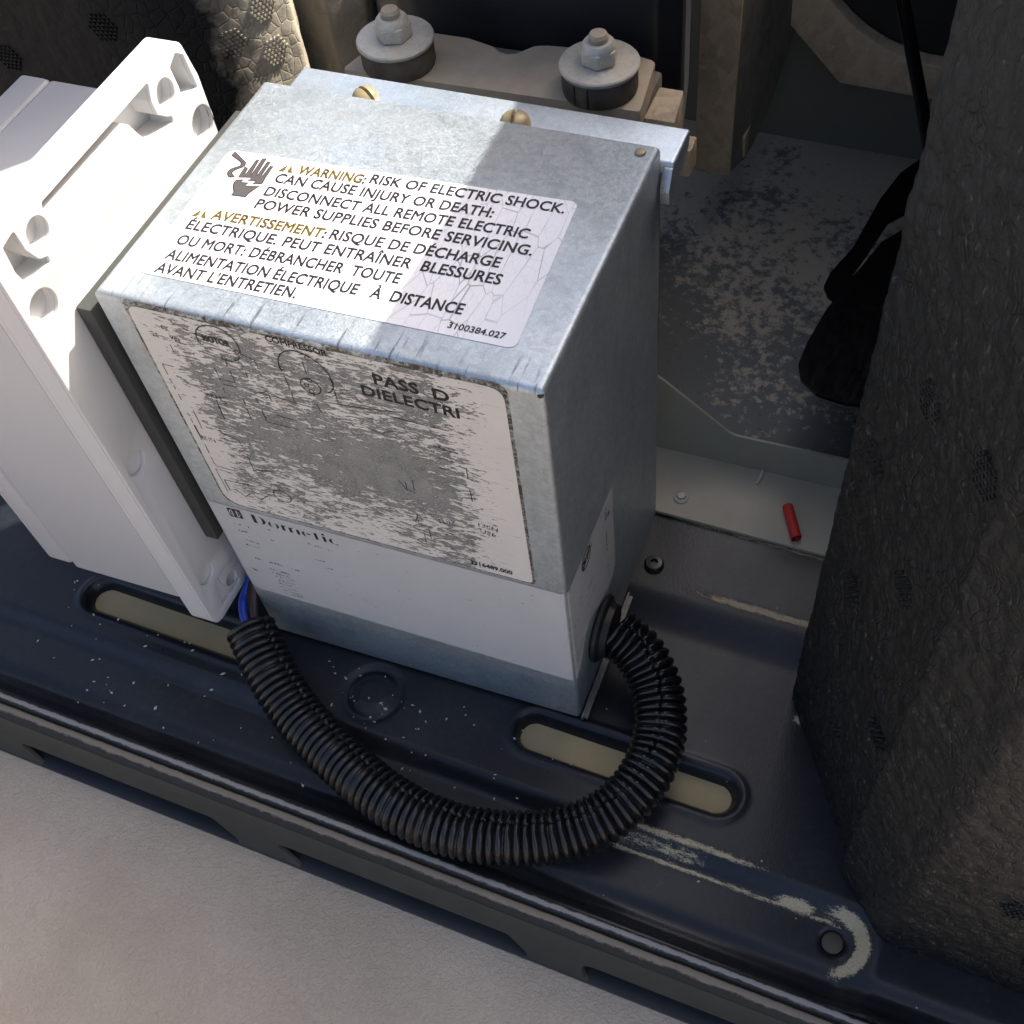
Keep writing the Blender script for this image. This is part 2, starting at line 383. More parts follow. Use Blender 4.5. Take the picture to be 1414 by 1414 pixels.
def rpoly(pts, r, n=5):
    """2-D polygon with rounded corners; r may be a list"""
    out = []; N = len(pts)
    for i in range(N):
        p = Vector(pts[i]); a = Vector(pts[i - 1]); b = Vector(pts[(i + 1) % N])
        q = r[i] if isinstance(r, (list, tuple)) else r
        if q <= 0: out.append(tuple(p)); continue
        u = (a - p); v = (b - p); ang = u.angle(v); k = min(q / math.tan(ang / 2), u.length * .49, v.length * .49)
        s = p + u.normalized() * k; e = p + v.normalized() * k
        for j in range(n + 1):
            w_ = j / n; out.append(tuple((s * (1 - w_) ** 2) + p * (2 * w_ * (1 - w_)) + e * w_ * w_))
    return out
PL = {'z': lambda a, b, c: (a, b, c), 'y': lambda a, b, c: (a, c, b), 'x': lambda a, b, c: (c, a, b)}
def slab(bm, pts, ax, c0, c1):
    """extrude a flat polygon between c0 and c1 along axis ax"""
    f = PL[ax]; A = [bm.verts.new(f(a, b, c0)) for a, b in pts]; B = [bm.verts.new(f(a, b, c1)) for a, b in pts]
    bm.faces.new(A); bm.faces.new(B[::-1])
    for i in range(len(pts)): j = (i + 1) % len(pts); bm.faces.new((A[i], B[i], B[j], A[j]))
def holed(name, outer, holes, ax, c0, c1, m, parent, bevel=0.0):
    """plate with holes, made from a filled flat curve"""
    cu = bpy.data.curves.new(name, 'CURVE'); cu.dimensions = '2D'; cu.fill_mode = 'BOTH'
    th = abs(c1 - c0); cu.extrude = max(th / 2 - bevel, 1e-5); cu.bevel_depth = bevel; cu.bevel_resolution = 2; cu.offset = -bevel
    for pts in [outer] + holes:
        s = cu.splines.new('POLY'); s.points.add(len(pts) - 1); s.use_cyclic_u = True
        for q, (a, b) in zip(s.points, pts): q.co = (a, b, 0, 1)
    o = bpy.data.objects.new(name, cu); me = bpy.data.meshes.new_from_object(o)
    f = PL[ax]; cc = (c0 + c1) / 2
    for v in me.vertices: v.co = f(v.co.x, v.co.y, cc + v.co.z)
    bpy.data.objects.remove(o); bpy.data.curves.remove(cu)
    me.name = name; me.materials.clear(); me.materials.append(m)
    bm = bmesh.new(); bm.from_mesh(me); bmesh.ops.remove_doubles(bm, verts=bm.verts, dist=1e-6)
    bmesh.ops.recalc_face_normals(bm, faces=bm.faces); bm.to_mesh(me); bm.free()
    for p in me.polygons: p.use_smooth = True
    me.set_sharp_from_angle(angle=R(35))
    return link(name, me, parent)
def circ(cx, cy, r, n=24, a0=0, a1=360):
    return [(cx + r * math.cos(R(a0 + (a1 - a0) * i / n)), cy + r * math.sin(R(a0 + (a1 - a0) * i / n))) for i in range(n + (0 if a1 - a0 == 360 else 1))]
def mm(pts): return [(a / 1000, b / 1000) for a, b in pts]

# printed marks: flat shapes on the plane ax at c
def p_poly(bm, pts, ax, c):
    f = PL[ax]
    try: bm.faces.new([bm.verts.new(f(a, b, c)) for a, b in pts])
    except ValueError: pass
def p_line(bm, pts, wd, ax, c, close=False):
    P = [Vector(p) for p in pts]
    if close: P.append(P[0])
    f = PL[ax]; L = []; n = len(P)
    for i, p in enumerate(P):
        d = (P[min(i + 1, n - 1)] - P[max(i - 1, 0)])
        if close and i in (0, n - 1): d = P[1] - P[-2]
        if d.length < 1e-9: d = Vector((1, 0))
        d.normalize(); q = Vector((-d.y, d.x)) * wd / 2
        L.append((bm.verts.new(f(*(p + q), c)), bm.verts.new(f(*(p - q), c))))
    for a, b in zip(L, L[1:]): bm.faces.new((a[0], a[1], b[1], b[0]))
def p_text(bm, s, p0, p1, cap, ax, c, bold=.014, slant=0.0, mirror=False):
    cu = bpy.data.curves.new('t', 'FONT'); cu.body = s; cu.size = 1; cu.offset = 0; cu.resolution_u = 3; cu.shear = slant
    cu.space_character = 1.03
    o = bpy.data.objects.new('t', cu); me = bpy.data.meshes.new_from_object(o)
    xs = [v.co.x for v in me.vertices]; x0, x1 = min(xs), max(xs)
    p0 = Vector(p0); p1 = Vector(p1); d = (p1 - p0); sx = d.length / (x1 - x0); d.normalize(); u = Vector((-d.y, d.x))
    if mirror: u = -u
    sy = cap / .729; f = PL[ax]
    vs = [bm.verts.new(f(*(p0 + d * (v.co.x - x0) * sx + u * v.co.y * sy), c)) for v in me.vertices]
    for p in me.polygons:
        try: bm.faces.new([vs[i] for i in p.vertices])
        except ValueError: pass
    cnt = {}
    for p in me.polygons:
        for e_ in p.edge_keys: cnt[e_] = cnt.get(e_, 0) + 1
    if bold > 0:
        hw = bold * sy
        for (i_, j_), n_ in cnt.items():
            if n_ != 1: continue
            q0 = me.vertices[i_].co; q1 = me.vertices[j_].co
            w0 = p0 + d * (q0.x - x0) * sx + u * q0.y * sy; w1 = p0 + d * (q1.x - x0) * sx + u * q1.y * sy
            e_ = w1 - w0
            if e_.length < 1e-9: continue
            e_.normalize(); k = Vector((-e_.y, e_.x)) * hw; e_ = e_ * hw * .8
            ps = [w0 - e_ + k, w1 + e_ + k, w1 + e_ - k, w0 - e_ - k]
            bm.faces.new([bm.verts.new(f(*q_, c + .00001)) for q_ in ps])
    bpy.data.objects.remove(o); bpy.data.curves.remove(cu); bpy.data.meshes.remove(me)
def fin_print(name, bm, m, parent):
    me = bpy.data.meshes.new(name); bm.to_mesh(me); bm.free(); me.materials.append(m); o = link(name, me, parent); o['kind'] = 'stuff'; return o

PR_cable = [(13.8,94.9),(13.9,97.6),(22.8,91.8),(23.4,90.2),(23.2,88.8),(20.7,85.9),(20.0,83.9),(20.8,82.8),(22.7,81.6),(21.3,80.7),(20.0,80.8),(18.5,82.4),(17.8,84.2),(18.3,86.1),(21.4,89.2),(20.9,90.9),(20.0,91.8)]
PR_hand_up = [(24.5,81.6),(23.9,89.2),(25.8,88.1),(26.3,84.3),(26.9,84.9),(26.7,94.7),(27.9,95.2),(29.1,84.6),(29.6,84.5),(29.0,96.4),(30.7,97.1),(31.9,84.9),(32.4,84.8),(32.3,95.3),(33.7,95.2),(34.3,85.3),(34.9,85.5),(35.0,92.6),(36.4,92.7),(36.7,85.3),(37.3,80.4),(33.0,79.5),(33.4,81.5),(29.9,80.8),(30.6,83.2)]
PR_hand_low = [(24.5,79.8),(28.1,80.9),(27.2,78.8),(31.1,79.4),(30.5,77.1),(36.9,78.6),(34.6,73.0),(34.6,70.5),(27.4,69.8),(27.4,72.3),(25.1,75.6),(24.4,78.0)]
PR_tri1 = [(40.1,90.6),(43.2,96.8),(46.8,90.9)]
PR_tri1bang = [(43.3,91.0),(42.7,95.6),(43.3,95.9),(43.9,91.2)]
PR_diagram = [[(28.2,265.2),(31.4,264.6)],[(28.2,265.2),(28.4,263.2)],[(28.1,254.1),(28.2,249.8),(30.8,249.3)],[(23.8,239.1),(18.1,239.4),(18.2,232.6)],[(17.9,229.9),(18.2,227.3)],[(18.1,225.3),(18.3,223.0)],[(18.4,219.9),(18.7,215.9)],[(18.1,206.9),(18.7,205.0)],[(22.4,210.1),(22.3,197.1)],[(18.2,203.0),(18.5,200.2)],[(18.7,198.4),(18.8,191.4)],[(41.9,264.8),(45.1,264.8),(47.8,263.5),(49.0,261.5)],[(45.5,259.9),(44.6,260.2),(44.6,263.5),(45.9,267.1),(48.3,269.7),(51.9,271.6),(55.9,272.1),(59.9,271.2),(63.1,268.0),(64.4,264.3),(64.5,260.5),(63.9,258.5)],[(63.9,258.5),(69.8,256.6),(70.5,251.3)],[(70.1,249.3),(70.4,247.3)],[(62.9,256.4),(61.4,254.2),(58.1,252.5),(55.5,252.1),(52.7,252.6)],[(54.5,251.6),(54.4,249.0)],[(61.2,253.5),(62.3,252.6),(62.5,250.2)],[(62.7,247.8),(62.6,244.0)],[(46.6,245.5),(46.9,238.0),(54.7,238.4)],[(54.3,245.9),(54.6,239.6)],[(46.2,232.5),(46.3,229.3)],[(47.4,235.2),(54.1,235.3)],[(39.1,222.3),(38.9,209.4)],[(54.6,221.8),(54.4,214.1)],[(54.6,227.9),(54.9,224.3)],[(62.3,230.3),(62.5,227.7)],[(62.8,223.1),(62.8,215.9)],[(62.5,234.0),(69.4,237.1),(76.3,234.7)],[(70.1,234.7),(70.4,231.5)],[(42.7,225.2),(46.4,226.6)],[(82.0,253.2),(81.6,256.9),(82.4,260.9),(84.4,264.3),(87.7,267.1),(91.6,268.3),(95.4,268.0),(99.3,266.4),(102.8,263.1),(105.0,258.8),(105.7,253.9),(105.1,250.5),(103.7,248.1),(101.8,246.5)],[(105.1,250.5),(105.1,241.9)],[(104.3,256.0),(105.6,253.2)],[(82.5,249.8),(82.6,242.6)],[(82.7,240.9),(82.4,234.7)],[(94.3,263.4),(94.1,255.8)],[(93.5,268.4),(95.6,267.2)],[(65.3,234.8),(72.8,235.1),(83.0,234.2),(94.3,233.7)],[(70.1,235.0),(70.4,231.6)],[(93.6,236.9),(94.8,231.8)],[(62.6,220.6),(62.8,215.3),(79.1,215.2)],[(70.3,222.1),(78.2,221.4)],[(117.5,228.1),(123.2,227.2),(123.8,228.8),(128.8,230.8)],[(105.0,236.4),(108.2,235.7)],[(117.3,236.0),(122.2,235.5)],[(129.3,240.6),(135.8,240.4)],[(100.1,240.0),(117.1,241.7),(136.1,245.1)],[(94.0,243.7),(93.9,241.7)],[(19.0,184.5),(18.8,177.7)],[(18.7,175.0),(18.9,168.2),(30.3,167.7)],[(18.2,198.4),(18.5,187.4)],[(26.7,165.0),(17.9,165.5),(18.3,146.9)],[(19.9,157.3),(20.3,148.7),(24.2,151.2),(28.4,146.4),(32.4,150.4)],[(19.9,157.3),(32.9,157.8)],[(37.4,146.9),(43.4,153.1),(43.5,149.3)],[(42.1,185.1),(41.9,172.9)],[(41.9,172.9),(52.7,176.3)],[(32.4,200.6),(33.1,197.5),(41.1,195.1),(41.7,189.3)],[(38.8,218.2),(39.0,209.4)],[(128.8,240.5),(144.6,240.2)],[(147.7,240.2),(155.5,240.1)],[(146.3,227.4),(154.9,226.4),(152.9,228.5)],[(148.9,228.3),(150.8,225.5)],[(146.6,220.0),(154.6,219.3),(152.6,221.5)],[(146.2,212.7),(151.2,212.7)],[(160.0,217.7),(159.7,209.7)],[(159.4,201.6),(159.5,193.3)],[(123.7,195.7),(126.1,190.2),(131.0,188.8)],[(131.1,198.5),(130.5,190.6)],[(127.1,195.7),(126.7,189.1)],[(128.1,170.9),(128.1,164.6),(126.5,164.7),(128.4,170.4)],[(129.4,155.9),(129.0,148.4)],[(132.7,161.6),(132.5,152.9),(135.3,153.3)]]
PR_circ = [((93.9,248.0),(89.4,248.9)),((52.4,156.1),(47.7,157.2)),((62.4,259.3),None),((54.2,253.3),None),((59.2,254.9),None),((82.5,255.6),None),((92.0,248.3),None),((94.5,251.9),None),((93.5,244.8),None)]
PR_ftext = {'GR':[(19.8,257.3),(23.8,256.6)],'YEL':[(29.4,257.2),(35.0,256.0)],'MOTOR':[(47.6,261.7),(60.2,261.4)],'BRN':[(34.7,223.3),(42.3,223.3)],'W':[(42.0,220.2),(44.5,220.0)],'COMPRESSOR':[(80.0,270.6),(107.4,269.7)],'C':[(95.7,264.7),(97.7,264.1)],'RUN':[(18.9,188.4),(26.6,188.4)],'BLK':[(30.4,157.4),(33.7,156.2)],'SUM':[(139.4,169.2),(147.4,169.7)],'IN':[(159.9,174.9),(169.3,173.9)],'US':[(160.2,170.1),(167.8,169.2)],'NUM':[(151.1,140.0),(172.9,139.9)]}
PR_logo = [(11.2,130.1),(19.4,131.5),(19.5,123.7),(12.3,122.8)]
PR_dom = {'D':[(25.1,129.8),(25.1,123.2),(31.9,122.5),(31.5,128.7)],'word':[(24.7,123.1),(74.4,122.3)],'ht':[(24.8,130.6),(24.7,123.1)]}
PR_specks = [[(10.8,115.9),(15.3,116.2)],[(17.6,115.7),(20.6,115.2)],[(11.8,109.7),(18.4,109.6)],[(20.8,109.5),(24.0,109.7)],[(31.9,118.8),(33.0,118.3)],[(13.1,101.4),(21.1,100.9)],[(11.7,96.4),(21.6,96.4)],[(30.2,108.6),(34.0,108.8)],[(54.7,115.7),(63.3,115.1)],[(65.8,114.3),(69.6,115.0)],[(12.8,83.3),(18.1,83.6)],[(21.8,83.2),(31.0,83.7)],[(36.0,82.3),(40.3,82.7)],[(54.8,100.8),(61.4,101.3)],[(60.6,95.0),(64.7,95.3)],[(20.1,75.7),(32.4,75.5)],[(20.3,72.1),(33.3,72.2)],[(21.2,68.8),(33.2,69.5)],[(21.0,64.9),(33.2,65.2)],[(21.0,61.7),(33.5,61.6)],[(21.1,58.0),(32.4,57.8)],[(21.3,54.2),(33.6,55.0)],[(21.3,50.8),(33.4,52.1)],[(40.4,101.4),(40.8,100.6)],[(62.9,82.2),(65.4,82.4)],[(18.0,76.3),(19.0,61.9)]]
PR_side = {'SP':[(20.9,127.1),(33.6,134.4),(33.0,123.6)],'sp_c':[(27.5,129.9)],'dot':[(62.1,119.0)],'t1':[(57.3,130.2),(57.1,118.9)],'t2':[(57.5,114.7),(58.1,63.7)],'t3':[(34.1,100.1),(23.6,96.0)],'t4':[(36.0,88.3),(23.1,85.7)],'t5':[(16.6,108.8),(16.0,99.7)],'t6':[(6.3,132.0),(2.9,133.5)],'t7':[(34.1,132.0),(39.0,119.8)],'out':[(-1.2,139.7),(68.8,138.0),(69.6,64.8),(50.5,50.4),(39.0,61.7),(25.6,66.3)]}
PR_side2 = {'o':[(66.8,58.7),(50.5,49.9),(34.6,65.6),(20.3,67.2),(9.8,51.9),(-1.5,48.3)],'b1':[(10.4,94.6),(1.5,95.2)],'b2':[(5.4,84.3),(-2.1,86.5)],'blue':[(14.6,69.0),(-3.4,65.4)],'conn':[(50.4,48.5),(64.1,22.5),(34.2,61.7),(20.3,67.2),(10.5,48.9),(33.3,9.2)]}

HOSE = [(-1.2, -15.9, 26.0), (20.1, -35.3, 19.0), (45.4, -53.2, 12.0), (72.9, -67.1, 10.0), (109.2, -81.4, 10.0), (143.0, -88.4, 10.0), (176.7, -87.1, 11.0), (210.2, -76.4, 12.0), (234.7, -57.7, 14.0), (247.6, -33.9, 17.0), (249.8, -7.7, 20.0), (241.5, 16.8, 26.0), (226.9, 32.3, 33.0), (209.5, 40.1, 38.0)]

# ------------------------------------------------------------------ roof surface (the setting)
bm = bmesh.new(); bmesh.ops.create_grid(bm, x_segments=8, y_segments=8, size=6)
for v in bm.verts: v.co.z = -.050
o = fin('roof_surface', bm, M['roof']); o['kind'] = 'structure'

# ------------------------------------------------------------------ base pan
PAN_RZ = R(-2.2)
pan = thing('base_pan', 'dark navy painted metal base pan with two slots and a worn front lip', 'base pan', (0, 0, -.003), PAN_RZ)
def sm(t): t = np.clip(t, 0, 1); return t * t * (3 - 2 * t)
def stad(x, y, x0, x1, yc, r):
    cx = np.clip(x, x0 + r, x1 - r); return np.hypot(x - cx, y - yc) - r
SLOTS = [(-.130, .003, -.0155, .0095), (.168, .297, -.0085, .0095)]
xs = np.arange(-.42, .66, .00125); ys = np.arange(-.097, .162, .00125)
X, Y = np.meshgrid(xs, ys)
Z = .008 * sm((Y - .078) / .026) - .007 * sm((-.040 - Y) / .013) * (1 - sm((X - .372) / .020))
Z -= .0025 * np.exp(-((Y + .082) / .0045) ** 2)
Z += .0075 * sm((-.088 - Y) / .008)
rz = np.hypot(X - .077, Y + .019)
Z -= .0022 * np.exp(-((rz - .0165) / .0028) ** 2) ; Z += .0012 * sm((.011 - rz) / .004)
hole = None
for s in SLOTS:
    d = stad(X, Y, *s); Z -= .0055 * sm((.0035 - d) / .0045); Z += .0010 * np.exp(-((d - .006) / .002) ** 2)
    Z -= .009 * sm((-.0002 - d) / .0022); hole = d if hole is None else np.minimum(hole, d)
rh = np.hypot(X - .3675, Y + .0628); Z -= .003 * sm((.008 - rh) / .003)
Z += .0004 * np.sin(X * 31 + 1) * np.sin(Y * 40)
def band(v, c, w_): return np.exp(-((v - c) / w_) ** 2)
Wt = .62 * band(Y, -.0405, .0032) * sm((X - .235) / .01) * (1 - sm((X - .30) / .06))
Wt = np.maximum(Wt, .50 * band(Y, -.0470, .006) * sm((X - .235) / .01) * (1 - sm((X - .285) / .03)))
Wt = np.maximum(Wt, .60 * band(Y, -.0535, .0022) * sm((X - .235) / .01) * (1 - sm((X - .36) / .03)))
ang = np.arctan2(Y + .0628, X - .3675)
ring = .85 * band(rh, .0150, .0048) * np.clip(1.6 - np.abs(ang - .25) * .62, 0, 1)
Wt = np.maximum(Wt, 1.0 * ring)
Wt = np.maximum(Wt, .9 * np.exp(-(((X - .345) / .012) ** 2 + ((Y + .0510) / .004) ** 2)))
Wt = np.maximum(Wt, .72 * band(Y, .1085, .0036) * sm((X - .212) / .05))
Wt = np.maximum(Wt, .95 * np.exp(-(((X - .320) / .006) ** 2 + ((Y - .051) / .0042) ** 2)))
Wt = np.maximum(Wt, .55 * band(Y, .158, .0035) * sm((X - .2) / .01))
ny, nx = X.shape
idx = np.arange(nx * ny).reshape(ny, nx)
q = np.stack([idx[:-1, :-1], idx[:-1, 1:], idx[1:, 1:], idx[1:, :-1]], -1).reshape(-1, 4)
hm = np.maximum(np.maximum(hole[:-1, :-1], hole[1:, 1:]), np.maximum(hole[:-1, 1:], hole[1:, :-1])).reshape(-1)
q = q[hm > -.004]
me = bpy.data.meshes.new('pan_shell')
me.vertices.add(nx * ny); me.vertices.foreach_set('co', np.stack([X, Y, Z], -1).reshape(-1).astype(np.float32))
me.loops.add(q.size); me.loops.foreach_set('vertex_index', q.reshape(-1).astype(np.int32))
me.polygons.add(len(q)); me.polygons.foreach_set('loop_start', np.arange(0, q.size, 4, dtype=np.int32))
me.polygons.foreach_set('loop_total', np.full(len(q), 4, dtype=np.int32))
me.update(calc_edges=True); me.validate()
at = me.attributes.new('wear', 'FLOAT', 'POINT'); at.data.foreach_set('value', Wt.reshape(-1).astype(np.float32))
me.materials.append(M['pan']); link('pan_shell', me, pan, True)
for s in SLOTS:
    bm = bmesh.new(); x0, x1, yc, r = s; r += .002
    pts = [(x0 + r - .002 + r * math.cos(R(a)), yc + r * math.sin(R(a))) for a in range(90, 271, 15)] + [(x1 - r + .002 + r * math.cos(R(a)), yc + r * math.sin(R(a))) for a in range(-90, 91, 15)]
    slab(bm, pts, 'z', -.0095, -.0078); o = fin('slot_plate', bm, M['wear_tan'], pan); o['label'] = 'tan bare plate showing through the slot'
# lip: two worn ridges with a groove between
prof = [(-.0955, -.002), (-.0965, .0012), (-.0975, .0022), (-.1005, .0022), (-.1013, .0012), (-.1016, -.0030), (-.1026, -.0032), (-.1030, .0002), (-.1038, .0012), (-.1068, .0008), (-.1082, -.0006), (-.1090, -.0040), (-.1094, -.0075), (-.1070, -.0085)]
bm = bmesh.new(); xsn = np.arange(-.42, .66, .004); prev = None
for x in xsn:
    rg = [bm.verts.new((x, y + .00025 * noise.noise(Vector((x * 60, y * 200, 1))), z + .0004 * noise.noise(Vector((x * 90, y * 300, 0))))) for y, z in prof]
    if prev:
        for a in range(len(rg) - 1): bm.faces.new((prev[a], prev[a + 1], rg[a + 1], rg[a]))
    prev = rg
fin('worn_lip', bm, M['lip'], pan, True)
ops = [[(-.34, -.028), (-.166, -.023), (-.150, -.0455), (-.34, -.0455)], [(-.133, -.028), (.012, -.028), (.034, -.0455), (-.117, -.0455)], [(.052, -.028), (.203, -.028), (.220, -.0455), (.070, -.0455)], [(.246, -.028), (.42, -.028), (.433, -.0455), (.249, -.0455)]]
o = holed('side_wall', [(-.42, -.0078), (.66, -.0078), (.66, -.0468), (-.42, -.0468)], [rpoly(p_, .007) for p_ in ops], 'y', -.1095, -.1055, M['pan_face'], pan, .0008)
for v_ in o.data.vertices: v_.co.y -= (-.0078 - v_.co.z) * .26
bm = bmesh.new(); box(bm, -.42, .66, -.1035, -.1030, -.0468, -.009); box(bm, -.42, .66, -.1195, -.0902, -.0468, -.0445)
for v in bm.verts:
    pass
fin('recess_floor', bm, M['pan_navy'], pan)
bm = bmesh.new(); lathe(bm, [(.0055, -.002), (.0055, .0006), (.0045, .0012), (0, .0013)], (.3675, -.0628, -.0085)); o = fin('rivet', bm, M['rust'], pan, angle=30)
# small black screw in the back step
bm = bmesh.new(); lathe(bm, [(.0062, 0), (.0062, .002), (.005, .0035), (.0025, .0038), (.0022, .0018), (0, .0018)], (.2065, .119, .0075)); fin('black_screw', bm, M['rubber_dark'], pan, angle=40)

# ------------------------------------------------------------------ tan shelf bracket behind
shelf = thing('shelf_bracket', 'dusty bent sheet metal bracket with a sloping upright, red sleeve lying on it', 'bracket', (.25, .175, .006))
def rel(pts, o): return [(a - o[0], b - o[1]) for a, b in pts]
L_ = (.25, .175, .006)
bm = bmesh.new(); slab(bm, rel([(.150, .1535), (.186, .1535), (.190, .1495), (.44, .1440), (.44, .2000), (.150, .2000)], L_), 'z', .0000, .0022); fin('shelf_floor', bm, M['shelf_floor'], shelf)
bm = bmesh.new()
up = rpoly([(.150, .0082), (.44, .0082), (.44, .038), (.235, .036), (.190, .072), (.150, .098)], [0, 0, 0, .012, .01, 0])
slab(bm, [(a - L_[0], b - L_[2]) for a, b in up], 'y', .2002 - L_[1], .2020 - L_[1]); fin('upright', bm, M['shelf'], shelf)
bm = bmesh.new(); lathe(bm, [(.0048, 0), (.0046, .0012), (.0028, .0018), (.0025, .0032), (0, .0036)], (.2130 - .25, .1635 - .175, .0022)); fin('rivet', bm, M['washer'], shelf, angle=40)
bm = bmesh.new(); tube(bm, [Vector((.006, .0125, .003)), Vector((.0075, .018, .0045)), Vector((.008, .021, .008))], .0009, 6); o = fin('white_tick', bm, M['flake'], shelf); o.name = 'paint_tick'
# red sleeve
a = Vector((.2795, .1745, .0115)); b = Vector((.2905, .1515, .0115))
bm = bmesh.new(); dirn = (b - a).normalized()
P = [a, a + dirn * .0006, a + dirn * .012, b - dirn * .0006, b]
tube(bm, [p_ - a for p_ in P], lambda i, an: (.0031, .0034, .0034, .0034, .0031)[i], 20, cap=False)
tube(bm, [p_ - a for p_ in P], .0021, 20, cap=False)
for k_ in (0, 1): pass
o = fin('red_sleeve', bm, M['red'], None, True); o.location = a; tag(o, 'short red tube of heat shrink lying on the dusty shelf bracket', 'sleeve')

# ------------------------------------------------------------------ stained floor, back wall
bm = bmesh.new(); box(bm, -.42, .66, .2032, .560, .012, .0285); o = fin('condenser_floor', bm, M['floor']); o['kind'] = 'structure'; o['label'] = 'stained zinc floor behind the bracket'
bm = bmesh.new(); slab(bm, [(-.42, .5285), (.66, .505), (.66, .515), (-.42, .5385)], 'z', .0288, .34); o = fin('back_wall', bm, M['wall']); tag(o, 'dark green grey sheet metal wall behind the stained floor', 'wall')
sh = thing('fan_shroud', 'dusty tan foam ring panel with a cut corner against the back wall', 'fan shroud', (.30, .495, .0288))
hc = [( .30 + .108 * math.cos(R(a_)) - .30, .225 + .108 * math.sin(R(a_)) - .0288) for a_ in range(0, 360, 8)]
holed('ring_panel', [(x - .30, z - .0288) for x, z in [(.187, .345), (.186, .148), (.192, .133), (.233, .094), (.30, .092), (.42, .090), (.50, .13), (.50, .345)]], [hc], 'y', .000, .014, M['tan_foam'], sh, .001)
bm = bmesh.new(); slab(bm, circ(0, .225 - .0288, .1095, 40), 'y', .0145, .0155); fin('dark_opening', bm, M['black_shell'], sh)
P = [Vector(v_) for v_ in [(.238, .402, .310), (.262, .401, .244), (.273, .400, .214), (.286, .400, .179), (.298, .400, .147), (.318, .399, .090), (.338, .398, .031)]]
bm = bmesh.new(); tube(bm, catmull(P, 6), .0042, 14); o = fin('refrigerant_pipe', bm, M['black_gloss'], None, True); tag(o, 'thin glossy black pipe rising beside the foam block', 'pipe')
# fan
fan = thing('condenser_fan', 'glossy black fan half hidden behind the bead foam block', 'fan', (.42, .36, .0290))
bm = bmesh.new(); lathe(bm, [(0, 0), (.012, 0), (.012, .05), (.040, .052), (.042, .056), (.042, .078), (.038, .084), (0, .085)], (0, 0, 0)); fin('hub', bm, M['black_gloss'], fan, angle=35)
def blade(pts, zf, rr=.012):
    pts = rpoly([(x - .42, y - .36) for x, y in pts], rr, 6)
    bm = bmesh.new(); A = []; B = []
    for x, y in pts:
        z = zf(x + .42, y + .36) - .029; A.append(bm.verts.new((x, y, z))); B.append(bm.verts.new((x, y, z - .0022)))
    fa = bm.faces.new(A); bm.faces.new(B[::-1])
    for i in range(len(pts)): j = (i + 1) % len(pts); bm.faces.new((A[i], B[i], B[j], A[j]))
    bmesh.ops.bevel(bm, geom=[e for e in fa.edges], offset=.0010, segments=3, affect='EDGES')
    fin('blade', bm, M['blade'], fan, angle=45)
blade([(.3120, .375), (.2936, .342), (.2859, .3122), (.2783, .2868), (.2729, .2615), (.2686, .2328), (.2675, .2130), (.2716, .2035), (.2833, .1980), (.2996, .2005), (.345, .222), (.405, .335), (.385, .375)], lambda x, y: .096 - (x - .27) * .32, .006)
blade([(.2925, .4150), (.2849, .3826), (.2773, .3273), (.2687, .2977), (.2675, .2840), (.2715, .2780), (.2771, .2760), (.2827, .3075), (.2875, .3302), (.2941, .3640), (.3150, .4000), (.40, .385), (.40, .412), (.308, .450)], lambda x, y: .094 - (x - .27) * .30, .003)
blade([(.33, .50), (.36, .51), (.435, .415), (.41, .395), (.35, .44)], lambda x, y: .09)
blade([(.50, .47), (.53, .45), (.468, .37), (.45, .39), (.47, .43)], lambda x, y: .09)
blade([(.53, .26), (.51, .235), (.435, .315), (.455, .335), (.50, .31)], lambda x, y: .09)

# ------------------------------------------------------------------ foam walls
def bead(p, cell):
    q = p + Vector((noise.noise(p * 60), noise.noise(p * 60 + Vector((7, 0, 0))), noise.noise(p * 60 + Vector((0, 9, 0))))) * .0022
    d = noise.voronoi(Vector((q.x, q.y, q.z * .75)) * (1 / cell))[0]
    return max(0.0, 1 - (d[0] / .75) ** 2)
def foam_wall(name, path, z0, z1, m, parent=None, loc=(0, 0, 0), step=.0025, cell=.0075, amp=.0007, taper=0.0):
    P, Ltot = resample([Vector((x, y, 0)) for x, y in path], step)
    nz = int((z1 - z0) / step); bm = bmesh.new(); prev = None; lo = Vector(loc)
    tops = []
    for i, p in enumerate(P):
        T = (P[min(i + 1, len(P) - 1)] - P[max(i - 1, 0)]).normalized(); N = Vector((T.y, -T.x, 0))
        col = []
        for k in range(nz + 1):
            z = z0 + (z1 - z0) * k / nz
            q = Vector((p.x, p.y, z))
            a_ = amp * (bead(q, cell) - .5) + amp * .9 * noise.noise(q * 45)
            col.append(bm.verts.new(q + N * a_ - N * taper * (z - z0) - lo))
        if prev:
            for k in range(nz): bm.faces.new((prev[k], col[k], col[k + 1], prev[k + 1]))
        prev = col; tops.append(col[-1])
    return bm, tops, P
# big block on the right: its left face runs back along y, then two corners towards the camera
path = rpoly([(.62, .50), (.315, .50), (.3125, .052), (.3630, -.0345), (.3580, -.0400), (.3880, -.0700), (.62, -.083)], [0, .01, .006, .0015, .002, .010, 0], 6)
bx0 = (.45, .20, -.001)
bm, tops, P = foam_wall('x', path, -.014, .592, None, loc=bx0, step=.0015, cell=.0056, amp=.0012)
f_ = bm.faces.new(tops)
blk = thing('foam_block', 'tall black bead foam block with chamfered corner standing right of the steel box', 'foam block', bx0)
fin('block_body', bm, M['block_foam'], blk, True)
def vents(cx, cy, r, org, ud, vd, nd, parent, m, dots=.0009):
    bm = bmesh.new(); org = Vector(org); ud = Vector(ud).normalized(); vd = Vector(vd).normalized(); nd = Vector(nd).normalized()
    s = .0026
    for i in range(-5, 6):
        for j in range(-6, 7):
            u = (i + (j % 2) * .5) * s; v = j * s * .87
            if math.hypot(u, v) < r:
                p = org + ud * (cx + u) + vd * (cy + v); cyl(bm, p - nd * .0012, p + nd * .0009, dots, dots * .8, 7)
    return fin('vent_mark', bm, m, parent)
